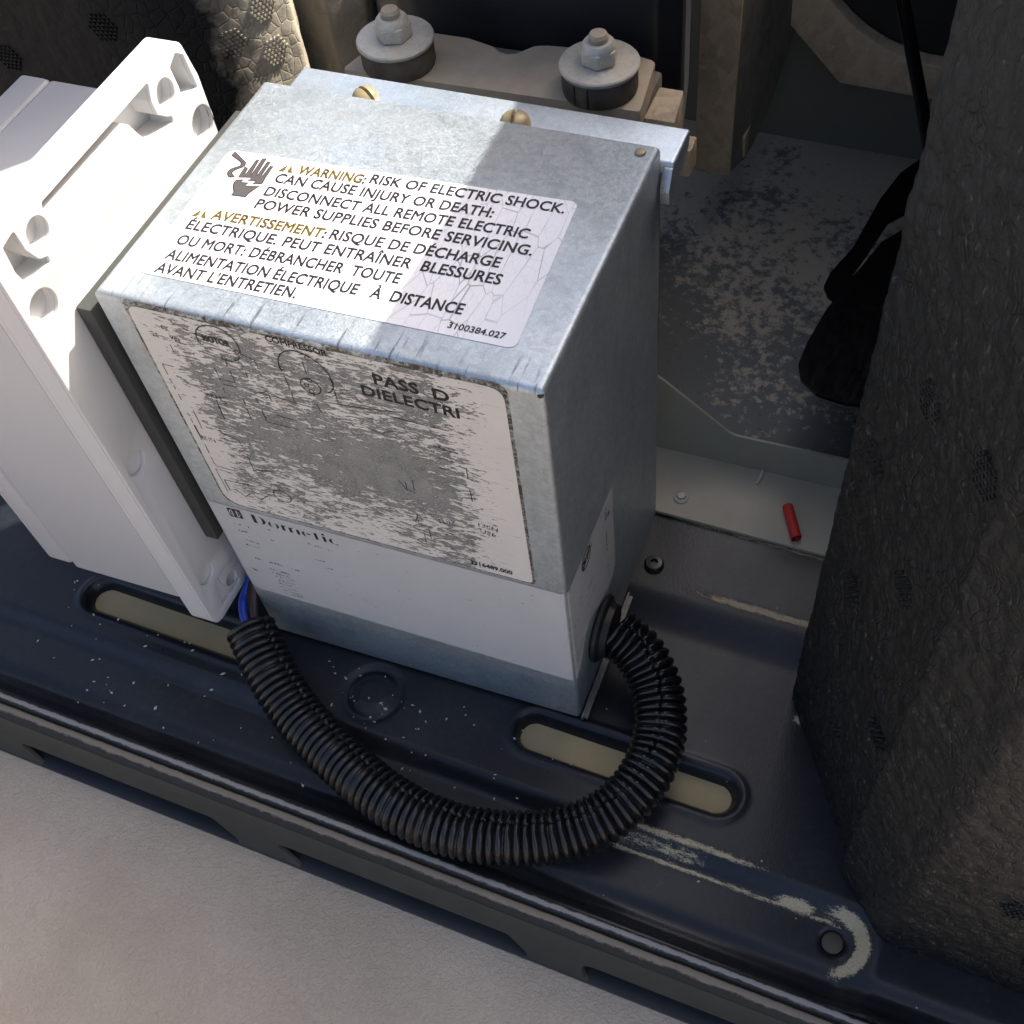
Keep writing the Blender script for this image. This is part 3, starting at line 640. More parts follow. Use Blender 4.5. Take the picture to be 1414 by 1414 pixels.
d1 = Vector((.3655 - .3125, -.039 - .052, 0)).normalized(); n1_ = Vector((d1.y, -d1.x, 0))
n1_ = n1_ if n1_.x < 0 else -n1_
for u, z in ((.030, .16), (.066, .215), (.083, .12), (.050, .062), (.045, .30), (.085, .31), (.02, .24)):
    vents(0, 0, .0085, Vector((.3125, .052, z)) + d1 * u - Vector(bx0), d1, (0, 0, 1), n1_, blk, M['block_foam'])
d2 = Vector((.62 - .384, -.083 + .071, 0)).normalized(); n2_ = Vector((d2.y, -d2.x, 0))
for u, z in ((.045, .10), (.06, .18), (.07, .04), (.04, .26)):
    vents(0, 0, .0085, Vector((.384, -.071, z)) + d2 * u - Vector(bx0), d2, (0, 0, 1), n2_, blk, M['block_foam'])

# curved foam wall upper left (sunlit corner)
fw = thing('foam_wall', 'bead foam wall whose dusty tan rounded corner catches the sun behind the white flange', 'foam wall', (-.12, .25, .0285))
ctrl = [(-.42, .178), (-.30, .186), (-.20, .189), (-.145, .1905), (-.118, .193), (-.097, .200), (-.081, .212), (-.068, .2265), (-.0575, .2425), (-.050, .2580)]
cp = [(v_.x, v_.y) for v_ in catmull([(x, y, 0) for x, y in ctrl], 8)] + [(-.0512, .262), (-.055, .266), (-.066, .285), (-.42, .36)]
lo = (-.12, .25, .0285)
bm, tops, P = foam_wall('x', cp, .0285, .352, None, loc=lo, cell=.0085, amp=.0006, taper=.0)
bm.faces.new(tops)
arm = bmesh.new(); slab(arm, [(x_ + .12, z_ - .0285) for x_, z_ in [(-.42, .353), (-.20, .353), (-.16, .375), (.041, .375), (.041, .56), (-.42, .56)]], 'y', .197 - .25, .228 - .25)  # unseen overhang, added only to throw shade on the junction box top
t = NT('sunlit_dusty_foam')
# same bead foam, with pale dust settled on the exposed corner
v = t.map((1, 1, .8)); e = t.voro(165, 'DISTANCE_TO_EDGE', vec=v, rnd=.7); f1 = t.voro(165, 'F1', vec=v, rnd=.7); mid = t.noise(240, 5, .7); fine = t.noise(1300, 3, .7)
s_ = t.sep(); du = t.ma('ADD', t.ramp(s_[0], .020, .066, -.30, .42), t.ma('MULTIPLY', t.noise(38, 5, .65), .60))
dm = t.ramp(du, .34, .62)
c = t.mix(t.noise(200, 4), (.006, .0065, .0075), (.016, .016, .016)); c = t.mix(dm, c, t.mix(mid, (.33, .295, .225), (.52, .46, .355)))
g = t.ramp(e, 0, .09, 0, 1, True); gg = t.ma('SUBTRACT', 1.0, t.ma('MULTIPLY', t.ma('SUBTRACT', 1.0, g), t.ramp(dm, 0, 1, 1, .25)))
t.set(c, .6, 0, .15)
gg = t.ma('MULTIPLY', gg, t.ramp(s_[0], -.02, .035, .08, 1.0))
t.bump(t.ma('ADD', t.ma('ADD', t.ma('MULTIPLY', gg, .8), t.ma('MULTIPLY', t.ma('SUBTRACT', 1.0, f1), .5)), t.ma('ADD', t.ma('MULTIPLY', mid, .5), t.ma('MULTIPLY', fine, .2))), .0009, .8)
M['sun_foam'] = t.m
fin('wall_body', bm, M['sun_foam'], fw, True); bev(arm, .006, 3); fin('shadow_arm', arm, M['block_foam'], fw, angle=35)
def on_path(x):
    for a_, b_ in zip(cp, cp[1:]):
        if a_[0] <= x <= b_[0]:
            k_ = (x - a_[0]) / (b_[0] - a_[0]); d_ = Vector((b_[0] - a_[0], b_[1] - a_[1], 0)).normalized()
            return Vector((x, a_[1] + k_ * (b_[1] - a_[1]), 0)), d_
for x, z, r in ((-.0700, .2420, .0085), (-.0570, .2280, .0090), (-.0570, .2540, .0090), (-.125, .262, .009), (-.135, .215, .009), (-.20, .235, .009)):
    p_, d_ = on_path(x); n_ = Vector((d_.y, -d_.x, 0)); p_.z = z
    vents(0, 0, r, p_ - Vector(lo), d_, (0, 0, 1), n_, fw, M['sun_foam'], .0010)

# dusty dark foam lump and tan strip behind the left bolt
bm = bmesh.new(); slab(bm, rpoly([(-.012, -.012), (.016, -.016), (.030, .004), (.026, .05), (-.018, .05)], .004), 'z', 0, .215)
bmesh.ops.subdivide_edges(bm, edges=[e_ for e_ in bm.edges if e_.calc_length() > .1], cuts=24)
for v_ in bm.verts: v_.co += Vector((noise.noise(v_.co * 40), noise.noise(v_.co * 40 + Vector((9, 0, 0))), 0)) * .003
o = fin('foam_offcut', bm, M['grey_foam'], None, angle=30); o.location = (-.072, .318, .0285); tag(o, 'ragged dusty grey foam piece between sunlit foam corner and left bolt', 'foam')
bm = bmesh.new(); box(bm, -.009, .009, 0, .05, 0, .225); bev(bm, .002)
o = fin('foam_strip', bm, M['grey_foam']); o.location = (-.032, .335, .0285); tag(o, 'narrow brown dusty strip standing behind the left washer', 'foam strip')

# blower shell: black, behind the bolt bracket
bm = bmesh.new(); slab(bm, rpoly([(.002, .279), (.020, .274), (.160, .275), (.1715, .286), (.1500, .388), (.12, .392), (.105, .405)], [.006, .02, .006, .004, .02, .01, .02], 8), 'z', .165, .385)
o = fin('blower_shell', bm, M['black_shell'], None, angle=30)
for v_ in o.data.vertices: v_.co -= Vector((.08, .35, .165))
bh = thing('blower_housing', 'smooth black blower housing rising behind the two bolts', 'blower housing', (.08, .35, .0290)); o.parent = bh; o.location = (0, 0, .136); o.name = 'shell'
bm = bmesh.new(); box(bm, -.035, .045, -.045, .030, 0, .1358); bev(bm, .003); fin('foot', bm, M['black_shell'], bh, angle=35)
# tan foam end panel right of it
ep = thing('foam_end_panel', 'tall dusty panel with tan front edge and grey side right of the black housing', 'foam panel', (.166, .40, .0288))
pts = rpoly([(.40, .077), (.424, .071), (.440, .074), (.470, .090), (.520, .142), (.524, .352), (.40, .352)], [.004, .002, .006, .008, .01, .003, .003])
bm = bmesh.new(); slab(bm, [(y - .40, z - .0288) for y, z in pts], 'x', -.0125, .0125); bev(bm, .0012, 2, [e_ for e_ in bm.edges if abs(e_.verts[0].co.x - e_.verts[1].co.x) < 1e-6])
for v_ in bm.verts:
    if v_.co.x > 0: v_.co.x += v_.co.y * .17 - (v_.co.z - .05) * .03
fin('side_panel', bm, M['grey_foam'], ep, angle=35)
bm = bmesh.new(); slab(bm, [(y - .40, z - .0288) for y, z in [(.3988, .0800), (.3988, .350), (.3950, .350), (.3950, .0765)]], 'x', -.0130, .0130); bev(bm, .001); fin('front_edge', bm, M['tan_foam'], ep, angle=35)
bm = bmesh.new(); slab(bm, rpoly([(.020, .046), (.034, .043), (.036, .066), (.018, .064)], .002), 'x', .0126, .0175); bev(bm, .001); fin('notch_tab', bm, M['tan_foam'], ep)

# ------------------------------------------------------------------ foam mount, bracket plate, bolts
bm = bmesh.new(); box(bm, .012, .1655, .226, .272, .0290, .2325); bev(bm, .003)
o = fin('mount_block', bm, M['grey_foam'], None, angle=35)
for v_ in o.data.vertices: v_.co -= Vector((.06, .25, .029))
o.location = (.06, .25, .029); tag(o, 'dusty foam mount under the bolted steel plate', 'foam mount')
bm = bmesh.new(); slab(bm, [(.1672, .230), (.184, .230), (.181, .258), (.1672, .258)], 'z', .205, .2325); bev(bm, .0015)
o = fin('foam_ledge', bm, M['tan_foam'], None, angle=35)
for v_ in o.data.vertices: v_.co -= Vector((.18, .27, .14))
o.location = (.18, .27, .14); tag(o, 'dusty tan foam ledge at the right end of the bolted plate', 'foam ledge')
bp = thing('bolted_plate', 'dusty brown steel plate with a wavy notched back edge, bolted down twice', 'plate', (.08, .235, .2330))
pts = rpoly([(.0045, .2130), (.1695, .2170), (.1645, .2600), (.1480, .2640), (.1050, .2600), (.0980, .2580), (.0870, .2440), (.0760, .2520), (.060, .2560), (.0380, .2560), (.0160, .2520)], [.002, .002, .003, .01, .004, .006, .008, .008, .01, .01, .003])
bm = bmesh.new(); slab(bm, [(x - .08, y - .235) for x, y in pts], 'z', .0002, .0120); bev(bm, .0008, 2, [e_ for e_ in bm.edges if abs(e_.verts[0].co.z - e_.verts[1].co.z) < 1e-6])
fin('steel_plate', bm, M['dusty_steel'], bp, angle=35)
bm = bmesh.new(); slab(bm, [(-.013, -.007), (.013, -.007), (.013, .007), (-.013, .007)], 'z', -.009, .009); bev(bm, .002, 2)
o = fin('foam_nub', bm, M['tan_foam'], None, angle=35); o.location = (.173, .265, .187); tag(o, 'small sandy foam nub between the plate corner and the tall panel', 'foam')
def bolt(loc, label, tilt):
    b_ = thing('mount_bolt', label, 'bolt', loc, R(tilt), 'bolts holding the steel plate')
    bm = bmesh.new(); lathe(bm, [(0, 0), (.0190, 0), (.0196, .002), (.0196, .0108), (.0188, .0124), (0, .0124)], seg=56); fin('rubber_pad', bm, M['rubber'], b_, angle=35)
    bm = bmesh.new(); lathe(bm, [(.0060, .0126), (.0202, .0126), (.0206, .0132), (.0206, .0144), (.0200, .0151), (.0060, .0151)], seg=64); fin('washer', bm, M['washer'], b_, angle=35)
    bm = bmesh.new(); slab(bm, [(.0098 * math.cos(R(60 * i + 12)), .0098 * math.sin(R(60 * i + 12))) for i in range(6)], 'z', .0153, .0228); bev(bm, .0010, 3)
    lathe(bm, [(.0086, .0222), (.0084, .0246), (.0070, .0262), (.0050, .0262)], seg=32); fin('nut', bm, M['washer'], b_, angle=40)
    bm = bmesh.new(); pr = [(.0049, .0160)]
    for i in range(5): pr += [(.0050, .0250 + i * .0009), (.0044, .02545 + i * .0009)]
    pr += [(.0042, .0300), (0, .0302)]; lathe(bm, pr, seg=28); fin('stud', bm, M['dusty_steel'], b_, angle=50)
    return b_
b1 = bolt((.0330, .2255, .2452), 'dusty bolt, nut and wide washer on the left, beside the sunlit foam corner', 8)
b2 = b1.copy(); C.objects.link(b2)
for ch in list(b1.children): c_ = ch.copy(); C.objects.link(c_); c_.parent = b2
b2.location = (.1440, .2305, .2452); b2.rotation_euler = (0, 0, R(30)); b2['label'] = 'grey bolt and washer on the right, on a cracked rubber pad near the plate corner'
for n_, a_ in ((0, 248), (1, 270)):
    bm = bmesh.new(); box(bm, .0185, .0199, -.00035, .00035, .001, .0112)
    for v_ in bm.verts: v_.co = Matrix.Rotation(R(a_ - 30), 4, 'Z') @ v_.co
    fin('crack', bm, M['black_dull'], b2)

# ------------------------------------------------------------------ galvanised electrical box
eb = thing('electrical_box', 'galvanised steel electrical box with warning, flaked wiring diagram and rating labels', 'electrical box')
bm = bmesh.new(); box(bm, 0, .200, 0, .1505, 0.0, .2770)
def sel(f): return [e_ for e_ in bm.edges if f(e_.verts[0].co, e_.verts[1].co)]
E1 = sel(lambda a, b: (a.z > .27 and b.z > .27 and a.y < .01 and b.y < .01) or (a.z > .27 and b.z > .27 and a.x > .19 and b.x > .19) or (a.x > .19 and b.x > .19 and a.y < .01 and b.y < .01) or (a.z > .27 and b.z > .27 and a.x < .01 and b.x < .01))
bev(bm, .0032, 5, E1)
E2 = sel(lambda a, b: a.y > .15 and b.y > .15)
bev(bm, .0005, 1, E2)
fin('cover', bm, M['zinc_top'], eb, angle=50)
bm = bmesh.new(); slab(bm, [(.0062, .1512), (.2062, .1512), (.2062, .1775), (.0062, .1775)], 'z', .262, .2690); bev(bm, .0016, 3)
fin('back_flange', bm, M['zinc_back'], eb, angle=40)
bm = bmesh.new(); slab(bm, [(.1773, .2655), (.1773, .2600), (.1520, .2480), (.1460, .2500), (.1450, .2580), (.1500, .2670)], 'x', .2012, .2060); bev(bm, .0012, 2); fin('flange_wing', bm, M['zinc_back'], eb, angle=40)
bm = bmesh.new(); box(bm, .004, .198, .1512, .1560, .0, .2615); fin('back_plate', bm, M['zinc_back'], eb)
bm = bmesh.new(); slab(bm, [(-.0010, .0), (.160, .0), (.160, .0030), (-.0010, .0030)], 'x', .2012, .2022)
slab(bm, [(.0, .0022), (.0, .0), (.160, .0), (.160, .0022)], 'x', .2022, .2048); fin('base_lip', bm, M['dull_steel'], eb)
bm = bmesh.new(); lathe(bm, [(0, 0), (.0013, 0), (.0013, .0003), (0, .0003)], (.1985, .0, .2745), 12)
fin('corner_hole', bm, M['black_dull'], eb)
bm = bmesh.new(); lathe(bm, [(.0024, .0), (.0026, .0004), (.0018, .0008), (0, .0009)], (.1925, .1445, .2770), 16); o = fin('spot_weld', bm, M['brass'], eb, True)
# slotted screws in the flange
def screw(x, y, rot, dome):
    bm = bmesh.new(); r_ = .0064; seg = 28; H_ = .0048
    for sgn in (1, -1):
        # half dome each side of the slot
        for ring in range(6):
            pass
    pr = [(r_ * math.cos(R(a_)), .0012 + H_ * math.sin(R(a_))) for a_ in range(0, 91, 15)]
    for sgn in (1, -1):
        rings = []
        for rr, zz in [(r_, 0)] + pr:
            row = []
            for k_ in range(13):
                a_ = math.pi * k_ / 12; x_ = rr * math.cos(a_); y_ = max(rr * math.sin(a_), 0) 
                row.append(bm.verts.new((x_, sgn * max(y_, .0009), zz)))
            rings.append(row)
        for A, B in zip(rings, rings[1:]):
            for k_ in range(12):
                try: bm.faces.new((A[k_], A[k_ + 1], B[k_ + 1], B[k_]))
                except ValueError: pass
        edge = [r__[0] for r__ in rings] + [r__[-1] for r__ in rings][::-1]
        try: bm.faces.new(edge)
        except ValueError: pass
    box(bm, -.0055, .0055, -.00095, .00095, 0, .0022)
    bmesh.ops.remove_doubles(bm, verts=bm.verts, dist=1e-6)
    o = fin('slotted_screw', bm, M['brass'], eb, angle=40); o.location = (x, y, .2690); o.rotation_euler = (0, 0, R(rot)); return o
s1 = screw(.0490, .1600, -25, 1); s2 = s1.copy(); C.objects.link(s2); s2.location = (.1270, .1590, .2690); s2.rotation_euler = (0, 0, R(100)); s2.scale = (1.15, 1.15, 1.15)

# warning label on the top
wl_pts = rpoly(mm([(10.8, 98.4), (177.2, 105.6), (181.9, 17.6), (12.2, 15.2)]), .0042, 6)
bm = bmesh.new(); slab(bm, wl_pts, 'z', .27705, .27730); wl = fin('warning_label', bm, M['label_top'], eb); wl['label'] = 'white warning label in English and French, cracked at its right'
zt = .27745
bm = bmesh.new()
LINES = [('RISK OF ELECTRIC SHOCK.', (83.7, 93.6), (173.3, 96.9)), ('CAN CAUSE INJURY OR DEATH:', (41.6, 83.0), (144.6, 86.3)), ('DISCONNECT ALL REMOTE ELECTRIC', (41.4, 73.6), (163.9, 77.9)), ('POWER SUPPLIES BEFORE SERVICING.', (41.4, 65.0), (169.2, 68.6)),
         ('RISQUE DE DÉCHARGE', (82.5, 55.6), (158.8, 58.3)), ('ÉLECTRIQUE. PEUT ENTRAÎNER  BLESSURES', (18.6, 44.6), (162.8, 49.0)), ('OU MORT: DÉBRANCHER  TOUTE', (19.4, 34.8), (122.5, 38.4)), ('ALIMENTATION ÉLECTRIQUE   À  DISTANCE', (19.6, 25.4), (154.3, 29.0)), ('AVANT L\'ENTRETIEN.', (19.6, 16.8), (84.9, 18.9))]
for s, a_, b_ in LINES: p_text(bm, s, mm([a_])[0], mm([b_])[0], .0063, 'z', zt, .019)
p_text(bm, '3100384.027', (.1518, .0208), (.1757, .0212), .0034, 'z', zt, .02)
fin_print('lettering', bm, M['ink'], wl)
bm = bmesh.new()
p_text(bm, 'WARNING:', (.0492, .0909), (.0815, .0925), .0060, 'z', zt, .026)
p_text(bm, 'AVERTISSEMENT:', (.0262, .0534), (.0802, .0553), .0060, 'z', zt, .026)
def tri(ox, oy):
    pts = [(ox, oy), (ox + .0033, oy + .0064), (ox + .0066, oy + .0002)]
    cx_ = ox + .0033
    # triangle with the exclamation mark left open: drawn as three bars around it
    p_poly(bm, [pts[0], (cx_ - .0007, oy + .0050), (cx_ - .0009, oy + .0007), (pts[0][0] + .0003, oy)], 'z', zt)
    p_poly(bm, [(cx_ + .0007, oy + .0050), pts[2], (cx_ + .0009, oy + .0007)], 'z', zt)
    p_line(bm, pts, .0006, 'z', zt + .00003, True)
    p_poly(bm, [(cx_ - .0009, oy + .0017), (cx_ + .0009, oy + .0017), (cx_ + .0009, oy + .0014), (cx_ - .0009, oy + .0014)], 'z', zt + .00002)
tri(.0402, .0904); tri(.0172, .0528)
fin_print('amber_lettering', bm, M['ink_amber'], wl)
bm = bmesh.new()
def dotted(pts):
    for a_, b_ in zip(pts, pts[1:] + pts[:1]):
        a_ = Vector(a_); b_ = Vector(b_); n_ = max(1, int((b_ - a_).length / .0012))
        for i in range(n_): p_line(bm, [tuple(a_.lerp(b_, i / n_)), tuple(a_.lerp(b_, (i + .6) / n_))], .00022, 'z', zt)
dotted(mm([(38.6, 89.0), (38.9, 98.3), (82.4, 100.4), (82.2, 90.9)])); dotted(mm([(15.9, 51.5), (16.1, 61.3), (81.3, 63.4), (81.2, 53.6)]))
for k_ in ('cable', 'hand_up', 'hand_low'):
    pts = mm(globals()['PR_' + k_]); p_poly(bm, pts, 'z', zt)
fin_print('hand_symbol', bm, M['ink_grey'], wl)
bm = bmesh.new()
for k_ in ('cable', 'hand_up', 'hand_low'): p_line(bm, mm(globals()['PR_' + k_]), .00045, 'z', zt + .00004, True)
fin_print('symbol_outline', bm, M['ink'], wl)

# flaking wiring diagram on the front
yl = -.00025
bm = bmesh.new(); slab(bm, rpoly(mm([(14.2, 273.2), (183.2, 273.2), (183.2, 136.6), (14.2, 136.6)]), [.006, .007, .003, .010], 6), 'y', -.00002, yl)
pl = fin('wiring_label', bm, M['label_peel'], eb); pl['label'] = 'wiring diagram label mostly flaked away to bare metal'
t = NT('label_edge_grime'); t.set((.085, .062, .040), .8, 0, .2)
n = t.ma('ADD', t.ma('MULTIPLY', t.noise(60, 4, .7), .5), t.ma('MULTIPLY', t.noise(500, 4, .75), .5)); tr = t.n('ShaderNodeBsdfTransparent'); mx = t.n('ShaderNodeMixShader')
t.ln(t.ma('MULTIPLY', t.ramp(n, .42, .56), .85), mx.inputs[0]); t.ln(tr.outputs[0], mx.inputs[1]); t.ln(t.b.outputs[0], mx.inputs[2]); t.ln(mx.outputs[0], t.out.inputs[0])
bm = bmesh.new(); p_poly(bm, rpoly(mm([(12.8, 276.4), (185.0, 276.4), (184.6, 135.6), (13.0, 135.6)]), [.004, .006, .003, .010], 6), 'y', -.00010)
fin_print('edge_grime', bm, t.m, pl)
yt = -.00038
bm = bmesh.new()
p_text(bm, 'PASS', (.1262, .2594), (.1455, .2592), .0064, 'y', yt, .03); p_text(bm, 'D', (.1522, .2588), (.1588, .2588), .0064, 'y', yt, .03)
p_text(bm, 'DIELECTRI', (.1190, .2508), (.1618, .2500), .0062, 'y', yt, .028)
def pf(k_, s, cap, bold=.02, b_=None):
    a_, c_ = mm(PR_ftext[k_]); (b_ or bm); p_text(bm, s, a_, c_, cap, 'y', yt, bold)
pf('MOTOR', 'MOTOR', .0038, .03); pf('COMPRESSOR', 'COMPRESSOR', .0034, .03); pf('NUM', '3316489.000', .0034, .03)
PR_c0 = PR_circ[0]
p_line(bm, [(x, z) for x, z in circ(.0939, .2480, .0046, 28)], .00055, 'y', yt, True)
fin_print('bold_lettering', bm, M['ink_worn'], pl)
bm = bmesh.new()
for k_, s in (('GR', 'GR'), ('YEL', 'YEL'), ('BRN', 'BRN'), ('W', 'W'), ('C', 'C'), ('RUN', 'RUN'), ('BLK', 'BLK'), ('SUM', 'SUM'), ('IN', '120N'), ('US', 'USE')): pf(k_, s, .0030)
fin_print('small_lettering', bm, M['ink_worn2'], pl)
bm = bmesh.new()
for i, ln_ in enumerate(PR_diagram):
    p_line(bm, mm(ln_), .00042 if len(ln_) < 5 else .0006, 'y', yt)
for q_, e_ in PR_circ[1:2]: p_line(bm, circ(q_[0] / 1000, q_[1] / 1000, .0047, 26), .0005, 'y', yt, True)
for q_, e_ in PR_circ[2:]: p_line(bm, circ(q_[0] / 1000, q_[1] / 1000, .0011, 12), .0004, 'y', yt, True)
fin_print('diagram_lines', bm, m_ink('diagram_ink', (.016, .015, .015), .30, (300, 100, 500)), pl)

# rating label, wrapped round the front right edge
rb = .0034
bm = bmesh.new()
fr = rpoly(mm([(.6, 132.6), (196.8, 133.6), (196.8, 44.6), (1.0, 48.2)]), [.0045, 0, 0, .0045], 6)
p_poly(bm, fr, 'y', -.00022)
prevv = None
for k_ in range(9):
    a_ = R(90 * k_ / 8); cx_, cy_ = .1968, .0032; x_ = cx_ + rb * math.sin(a_); y_ = cy_ - rb * math.cos(a_)
    if k_ == 8: y_ = cy_
    row = (bm.verts.new((x_, y_, .1336)), bm.verts.new((x_, y_, .0450)))
    if prevv: bm.faces.new((prevv[0], row[0], row[1], prevv[1]))
    prevv = row
sd_pts = mm([(3.2, 133.6), (67.5, 134.6), (69.6, 132.5), (69.8, 62.0), (66.0, 57.0), (50.5, 50.5), (44.0, 57.5), (36.0, 64.5), (27.0, 67.5), (19.5, 66.0), (14.0, 58.0), (9.5, 50.0), (3.2, 45.0)])
p_poly(bm, sd_pts, 'x', .2002)
bmesh.ops.remove_doubles(bm, verts=bm.verts, dist=1e-5)
rl = fin('rating_label', bm, M['label_rating'], eb, angle=40); rl['label'] = 'worn white rating label wrapped round the right corner'
bm = bmesh.new(); yt2 = -.00036
p_poly(bm, rpoly(mm([(11.2, 130.6), (19.4, 131.2), (19.5, 123.4), (11.3, 122.8)]), .001), 'y', yt2)
def cres(cx_, cz_, rx, rz_, wd, side):
    n_ = 10; A = [(cx_ + side * rx * math.cos(R(a_)), cz_ + rz_ * math.sin(R(a_))) for a_ in np.linspace(-75, 75, n_)]
    B = [(cx_ + side * (rx - wd * math.cos(R(a_)) ** .7) * math.cos(R(a_)), cz_ + rz_ * math.sin(R(a_)) * .98) for a_ in np.linspace(75, -75, n_)]
    p_poly(bm, mm(A + B), 'y', yt2)
def bar(x_, z0, z1, wd, sl=0): p_poly(bm, mm([(x_, z0), (x_ + wd, z0), (x_ + wd + sl, z1), (x_ + sl, z1)]), 'y', yt2)
bar(25.6, 123.0, 130.2, 2.1); cres(28.8, 126.6, 4.6, 3.7, 2.0, 1)
cres(37.6, 125.3, 3.0, 2.5, 1.5, -1); cres(37.9, 125.3, 3.0, 2.5, 1.5, 1)
bar(42.6, 122.9, 127.6, 1.7); bar(46.9, 122.9, 127.2, 1.7); bar(51.3, 122.9, 127.2, 1.7); bar(44.3, 127.0, 127.8, .8); bar(48.6, 127.0, 127.8, .8)
cres(57.4, 125.1, 3.0, 2.5, 1.5, -1); bar(57.2, 125.4, 126.4, 2.2)
bar(61.9, 122.9, 128.7, 1.7); bar(66.6, 122.9, 127.4, 1.7); bar(66.7, 128.6, 130.0, 1.5)
cres(73.2, 125.1, 3.1, 2.5, 1.7, -1); bar(73.2, 122.7, 123.3, 2.0)
fin_print('wordmark', bm, M['ink'], rl)
bm = bmesh.new()
p_line(bm, circ(.0153, .1270, .0030, 10, 110, 250), .0006, 'y', yt2 - .0001); p_line(bm, circ(.0153, .1270, .0030, 10, -70, 70), .0006, 'y', yt2 - .0001)
p_line(bm, [(.0140, .1250), (.0140, .1290)], .0007, 'y', yt2 - .0001); p_line(bm, [(.0166, .1250), (.0166, .1290)], .0007, 'y', yt2 - .0001); p_line(bm, circ(.0160, .1270, .0022, 8, -80, 80), .0005, 'y', yt2 - .0001)
fin_print('emblem', bm, M['ink_white'], rl)
bm = bmesh.new()
rs = random.Random(3)
for a_, b_ in PR_specks:
    if abs(b_[1] - a_[1]) > 4: continue
    x_ = a_[0]
    while x_ < b_[0]:
        w_ = rs.uniform(.3, .9); h_ = rs.uniform(.5, 1.5); z_ = a_[1] + (b_[1] - a_[1]) * (x_ - a_[0]) / max(.1, b_[0] - a_[0])
        if rs.random() < .75: p_poly(bm, mm([(x_, z_), (x_ + w_, z_), (x_ + w_ * .9, z_ + h_), (x_ + .1, z_ + h_)]), 'y', yt2)
        x_ += w_ + rs.uniform(.15, .5)
for i in range(34):
    x_ = rs.uniform(60, 195); z_ = rs.uniform(52, 128); w_ = rs.uniform(.3, 1.6)
    p_poly(bm, mm([(x_, z_), (x_ + w_, z_ - .1), (x_ + w_, z_ + .25), (x_, z_ + .4)]), 'y', yt2)
p_poly(bm, mm([(6.5, 72.0), (10.5, 70.0), (9.0, 69.0)]), 'y', yt2)
for i in range(14):
    x_ = 52 + i * 1.2; 
fin_print('faded_print', bm, M['ink_worn2'], rl)
xs_ = .20035; bm = bmesh.new()
# certification mark and text columns on the side part (u = y, v = z), reading upwards towards the back
p_line(bm, circ(.0275, .1265, .0062, 30), .0013, 'x', xs_, True)
p_text(bm, 'S', (.0228, .1240), (.0268, .1240), .0052, 'x', xs_, .05); p_text(bm, 'P', (.0282, .1240), (.0318, .1240), .0052, 'x', xs_, .05)
p_poly(bm, circ(.0621, .1190, .0016, 16), 'x', xs_)
p_text(bm, 'US', (.0570, .1285), (.0570, .1190), .0022, 'x', xs_, .03)
fin_print('certification_mark', bm, M['ink'], rl)
bm = bmesh.new()
def ucol(a_, b_, n_, hgt):
    a_ = Vector(a_); b_ = Vector(b_)
    for i in range(n_):
        p_ = a_.lerp(b_, (i + .2 * rs.random()) / n_); q_ = a_.lerp(b_, (i + .7) / n_)
        if rs.random() < .85: p_line(bm, mm([tuple(p_), tuple(q_)]), hgt / 1000, 'x', xs_)
ucol((57.6, 115), (58.0, 64), 26, 1.5); ucol((34.1, 100.1), (23.6, 96.0), 9, 1.2); ucol((36, 88.3), (23.1, 85.7), 9, 1.2); ucol((16.6, 108.8), (16.0, 99.7), 5, 1.2); ucol((6.3, 132), (2.9, 131), 3, 1); ucol((34.1, 131), (39, 120), 4, 1.4); ucol((10.4, 94.6), (4.5, 95.2), 5, 1.3); ucol((6.4, 84.3), (3.5, 85.5), 3, 1.3)
fin_print('side_print', bm, M['ink_worn2'], rl)
bm = bmesh.new(); ucol((14.6, 69.0), (4.4, 66.4), 8, 1.6); ucol((12.0, 63.0), (4.2, 61.0), 7, 1.6); fin_print('blue_print', bm, M['ink_blue'], rl)

# ------------------------------------------------------------------ white junction box
JL = (-.07, .05, .038)
jb = thing('junction_box', 'white plastic junction box with moulded flange standing left of the steel box', 'junction box', JL)
def J(p): return [(a_ - JL[1], b_ - JL[2]) for a_, b_ in p]
outer = J(rpoly([(-.0265, .0365), (.1235, .0365), (.1235, .2950), (.1190, .3155), (-.0265, .3155)], [.009, .006, .008, .006, .006], 6))
def arcp(cx_, cz_, r_, a0, a1, n_=10): return circ(cx_, cz_, r_, n_, a0, a1)
bossR = .0105
B1 = (.0010, .3035); B2 = (.0990, .3015); B3 = (-.0005, .0505); B4 = (.1, .0505)
longp = [(.0075, .3095), (.0062, .3112), (.0915, .3112)] + arcp(B2[0], B2[1], bossR, 135, 250)[::1] + [(.0965, .2890), (.0780, .2905), (.0740, .2960), (.0715, .3060), (.0110, .3060)]
longp = [(.0080, .3065), (.0095, .3112), (.0910, .3118), (.0885, .3040), (.0892, .2970), (.0945, .2925), (.0975, .2910), (.0965, .2880), (.0780, .2905), (.0740, .2975), (.0700, .3055)]
cornR = [(.1075, .3085), (.1140, .3115), (.1185, .3080), (.1205, .2905), (.1075, .2925), (.1085, .2985)]
cornL = [(-.0172, .3105), (-.0090, .3120), (-.0085, .3020), (-.0050, .2945), (-.0005, .2925), (-.0010, .2895), (-.0160, .2895), (-.0180, .2990)]
cornB = [(-.0150, .0440), (.0020, .0425), (.0060, .0440), (-.0050, .0480), (-.0075, .0560), (-.0080, .0650), (-.0130, .0600)]
pockets = [J(rpoly(p_, .0012, 3)) for p_ in (longp, cornR, cornL)]
pb = J(rpoly(cornB, .0015, 3))
holes_c = [(.1150, .2755, .0082), (-.0150, .2775, .0082), (-.0160, .1770, .0066), (-.0140, .0755, .0066)]
bosses = [(B1[0], B1[1], .0064), (B2[0], B2[1], .0064), (B3[0], B3[1], .0050)]
hcs = [J(circ(a_, b_, r_, 28)) for a_, b_, r_ in holes_c + bosses]
X0 = -.0135 - JL[0]
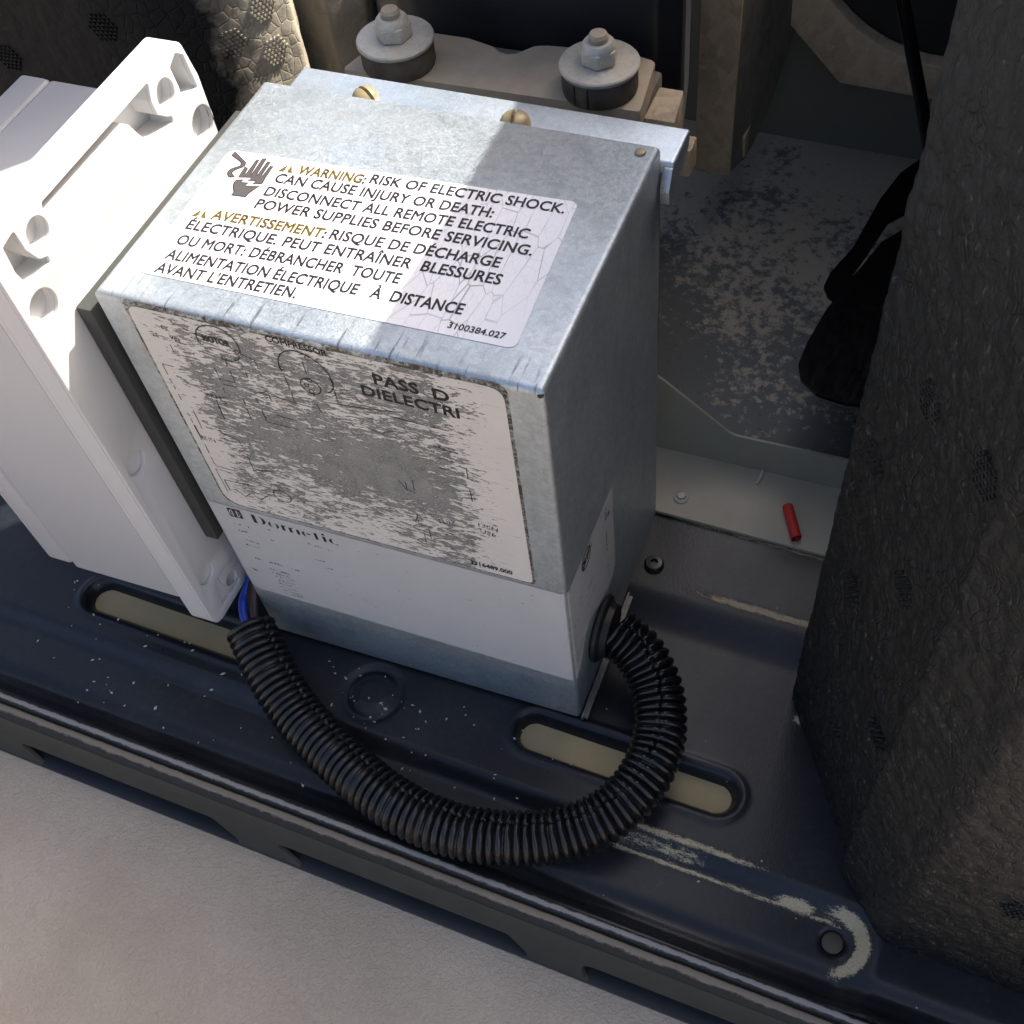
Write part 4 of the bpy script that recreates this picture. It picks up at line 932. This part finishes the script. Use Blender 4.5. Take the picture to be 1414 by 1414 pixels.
holed('flange_face', outer, pockets + hcs + [pb], 'x', X0 - .0022, X0, M['pvc'], jb, .0004)
holed('flange_web', outer, pockets + hcs[:2] + hcs[4:], 'x', X0 - .0065, X0 - .0022, M['pvc'], jb, 0)
holed('flange_core', outer, pockets, 'x', X0 - .0125, X0 - .0065, M['pvc'], jb, 0)
bm = bmesh.new(); slab(bm, outer, 'x', X0 - .0150, X0 - .0126); fin('flange_back', bm, M['pvc'], jb, angle=35)
bx = -.0150 + X0 + JL[0]
bm = bmesh.new(); box(bm, -.1000 - JL[0], bx - .0002 - JL[0], -.0262 - JL[1], .1205 - JL[1], .0610 - JL[2], .2810 - JL[2]); bev(bm, .0022, 3); fin('housing', bm, M['pvc_shaded'], jb, angle=35)
bm = bmesh.new(); box(bm, -.1175 - JL[0], -.1004 - JL[0], -.0264 - JL[1], .1207 - JL[1], .0640 - JL[2], .2815 - JL[2]); bev(bm, .003, 3); fin('lid', bm, M['pvc_shaded'], jb, angle=35)
bm = bmesh.new(); box(bm, -.0130 - JL[0], -.0050 - JL[0], -.0020 - JL[1], .1400 - JL[1], .0960 - JL[2], .2660 - JL[2]); bev(bm, .0008, 2); o = fin('gasket', bm, M['gasket'], jb, angle=35); o['label'] = 'dark grey foam gasket strip against the steel box'

# ------------------------------------------------------------------ corrugated loom
raw = catmull([Vector(p_) / 1000 for p_ in HOSE], 14); P, Lh = resample(raw, .00048)
rsx = random.Random(5)
pitch = .0047
def hr(i, a_):
    s = Lh * i / (len(P) - 1); ph = (s / pitch) % 1.0; j_ = int(s / pitch)
    e_ = max(0.0, math.sin(math.pi * ph)) ** .8
    r_ = .0124 + .0026 * e_
    seam = R(62) + .9 * (s / Lh - .3) + .05 * math.sin(j_ * 2.3)
    da = abs((a_ - seam + math.pi) % (2 * math.pi) - math.pi)
    if da < .07: r_ -= .0022 * (1 - da / .07)
    r_ += .00010 * math.sin(j_ * 5.1 + a_ * 2)
    return r_
hs = thing('corrugated_loom', 'black corrugated split loom curving from the junction box to the steel box', 'cable loom', tuple(P[0]))
bm = bmesh.new(); tube(bm, [p_ - P[0] for p_ in P], hr, 72, cap=False)
tube(bm, [p_ - P[0] for p_ in P[:24]], .0118, 40, cap=False); fin('loom_tube', bm, M['black_loom'], hs, angle=60)
bm = bmesh.new(); ax_ = Vector((.2006, .0385, .0400)) - P[0]
pr = [(.0, .0), (.0175, .0), (.0185, .0012), (.0180, .0030), (.0150, .0045), (.0145, .0080), (.0, .0080)]
lathe(bm, pr, (0, 0, 0), 36)
for v_ in bm.verts: v_.co = Vector((v_.co.z, v_.co.x * 1.08, v_.co.y * 1.12)) + ax_ + Vector((0, noise.noise(v_.co * 300) * .0012, noise.noise(v_.co * 300 + Vector((5, 5, 5))) * .0012))
fin('wall_grommet', bm, M['black_dull'], hs, angle=40)

# wires from junction box into the loom
def wire(pts, r_, m, label):
    Q = catmull([Vector(p_) for p_ in pts], 8); bm = bmesh.new(); tube(bm, [q_ - Q[0] for q_ in Q], r_, 12)
    o = fin('wire', bm, m, None, True); o.location = Q[0]; tag(o, label, 'wire', 'wires running into the loom')
wire([(-.0030, .0200, .075), (-.0055, .0140, .050), (-.0108, .0040, .0345), (-.0095, -.0060, .0310), (-.003, -.0155, .026), (.008, -.025, .021), (.014, -.031, .019)], .0030, M['blue'], 'bright blue wire entering the open end of the loom')
wire([(-.0020, .0200, .080), (-.0028, .0130, .055), (-.0030, .0000, .038), (.0020, -.0130, .028), (.010, -.021, .024), (.017, -.029, .021)], .0024, M['brown'], 'dark brown wire in the gap nearest the steel box')
wire([(-.0050, .0250, .075), (-.0060, .0160, .050), (-.0060, .0000, .035), (-.0005, -.0110, .027), (.008, -.020, .022), (.015, -.029, .019)], .0026, M['black_dull'], 'black wire between the blue and the brown wires')

# ------------------------------------------------------------------ debris
rs = random.Random(11); bm = bmesh.new()
def pan_z(x, y):
    i = int(round((x + .42) / .00125)); j = int(round((y + .097) / .00125)); i = min(max(i, 0), nx - 1); j = min(max(j, 0), ny - 1); return Z[j, i]
rot = Matrix.Rotation(PAN_RZ, 4, 'Z')
for i in range(150):
    if rs.random() < .75: x = rs.uniform(-.15, .20); y = rs.uniform(-.085, -.005)
    else: x = rs.gauss(.075, .02); y = rs.gauss(-.03, .012)
    if i > 130: x = rs.uniform(.2, .42); y = rs.uniform(-.09, .13)
    z = pan_z(x, y); s = rs.uniform(.00025, .0008) * (1.6 if rs.random() < .1 else 1)
    a_ = rs.uniform(0, 6.28); l_ = s * rs.uniform(1, 2.4)
    q_ = rot @ Vector((x, y, 0)); q_.z = z - .003 + .0003
    d_ = Vector((math.cos(a_), math.sin(a_), rs.uniform(-.2, .3))) * l_; e_ = Vector((-math.sin(a_), math.cos(a_), rs.uniform(-.3, .3))) * s
    A = [bm.verts.new(q_ + d_), bm.verts.new(q_ + e_), bm.verts.new(q_ - d_ * .8), bm.verts.new(q_ - e_)]; tp = bm.verts.new(q_ + Vector((0, 0, s)))
    for k_ in range(4): bm.faces.new((A[k_], A[(k_ + 1) % 4], tp))
o = fin('debris_flakes', bm, M['flake']); o['kind'] = 'stuff'; tag(o, 'tiny pale flakes scattered over the dark pan', 'debris')
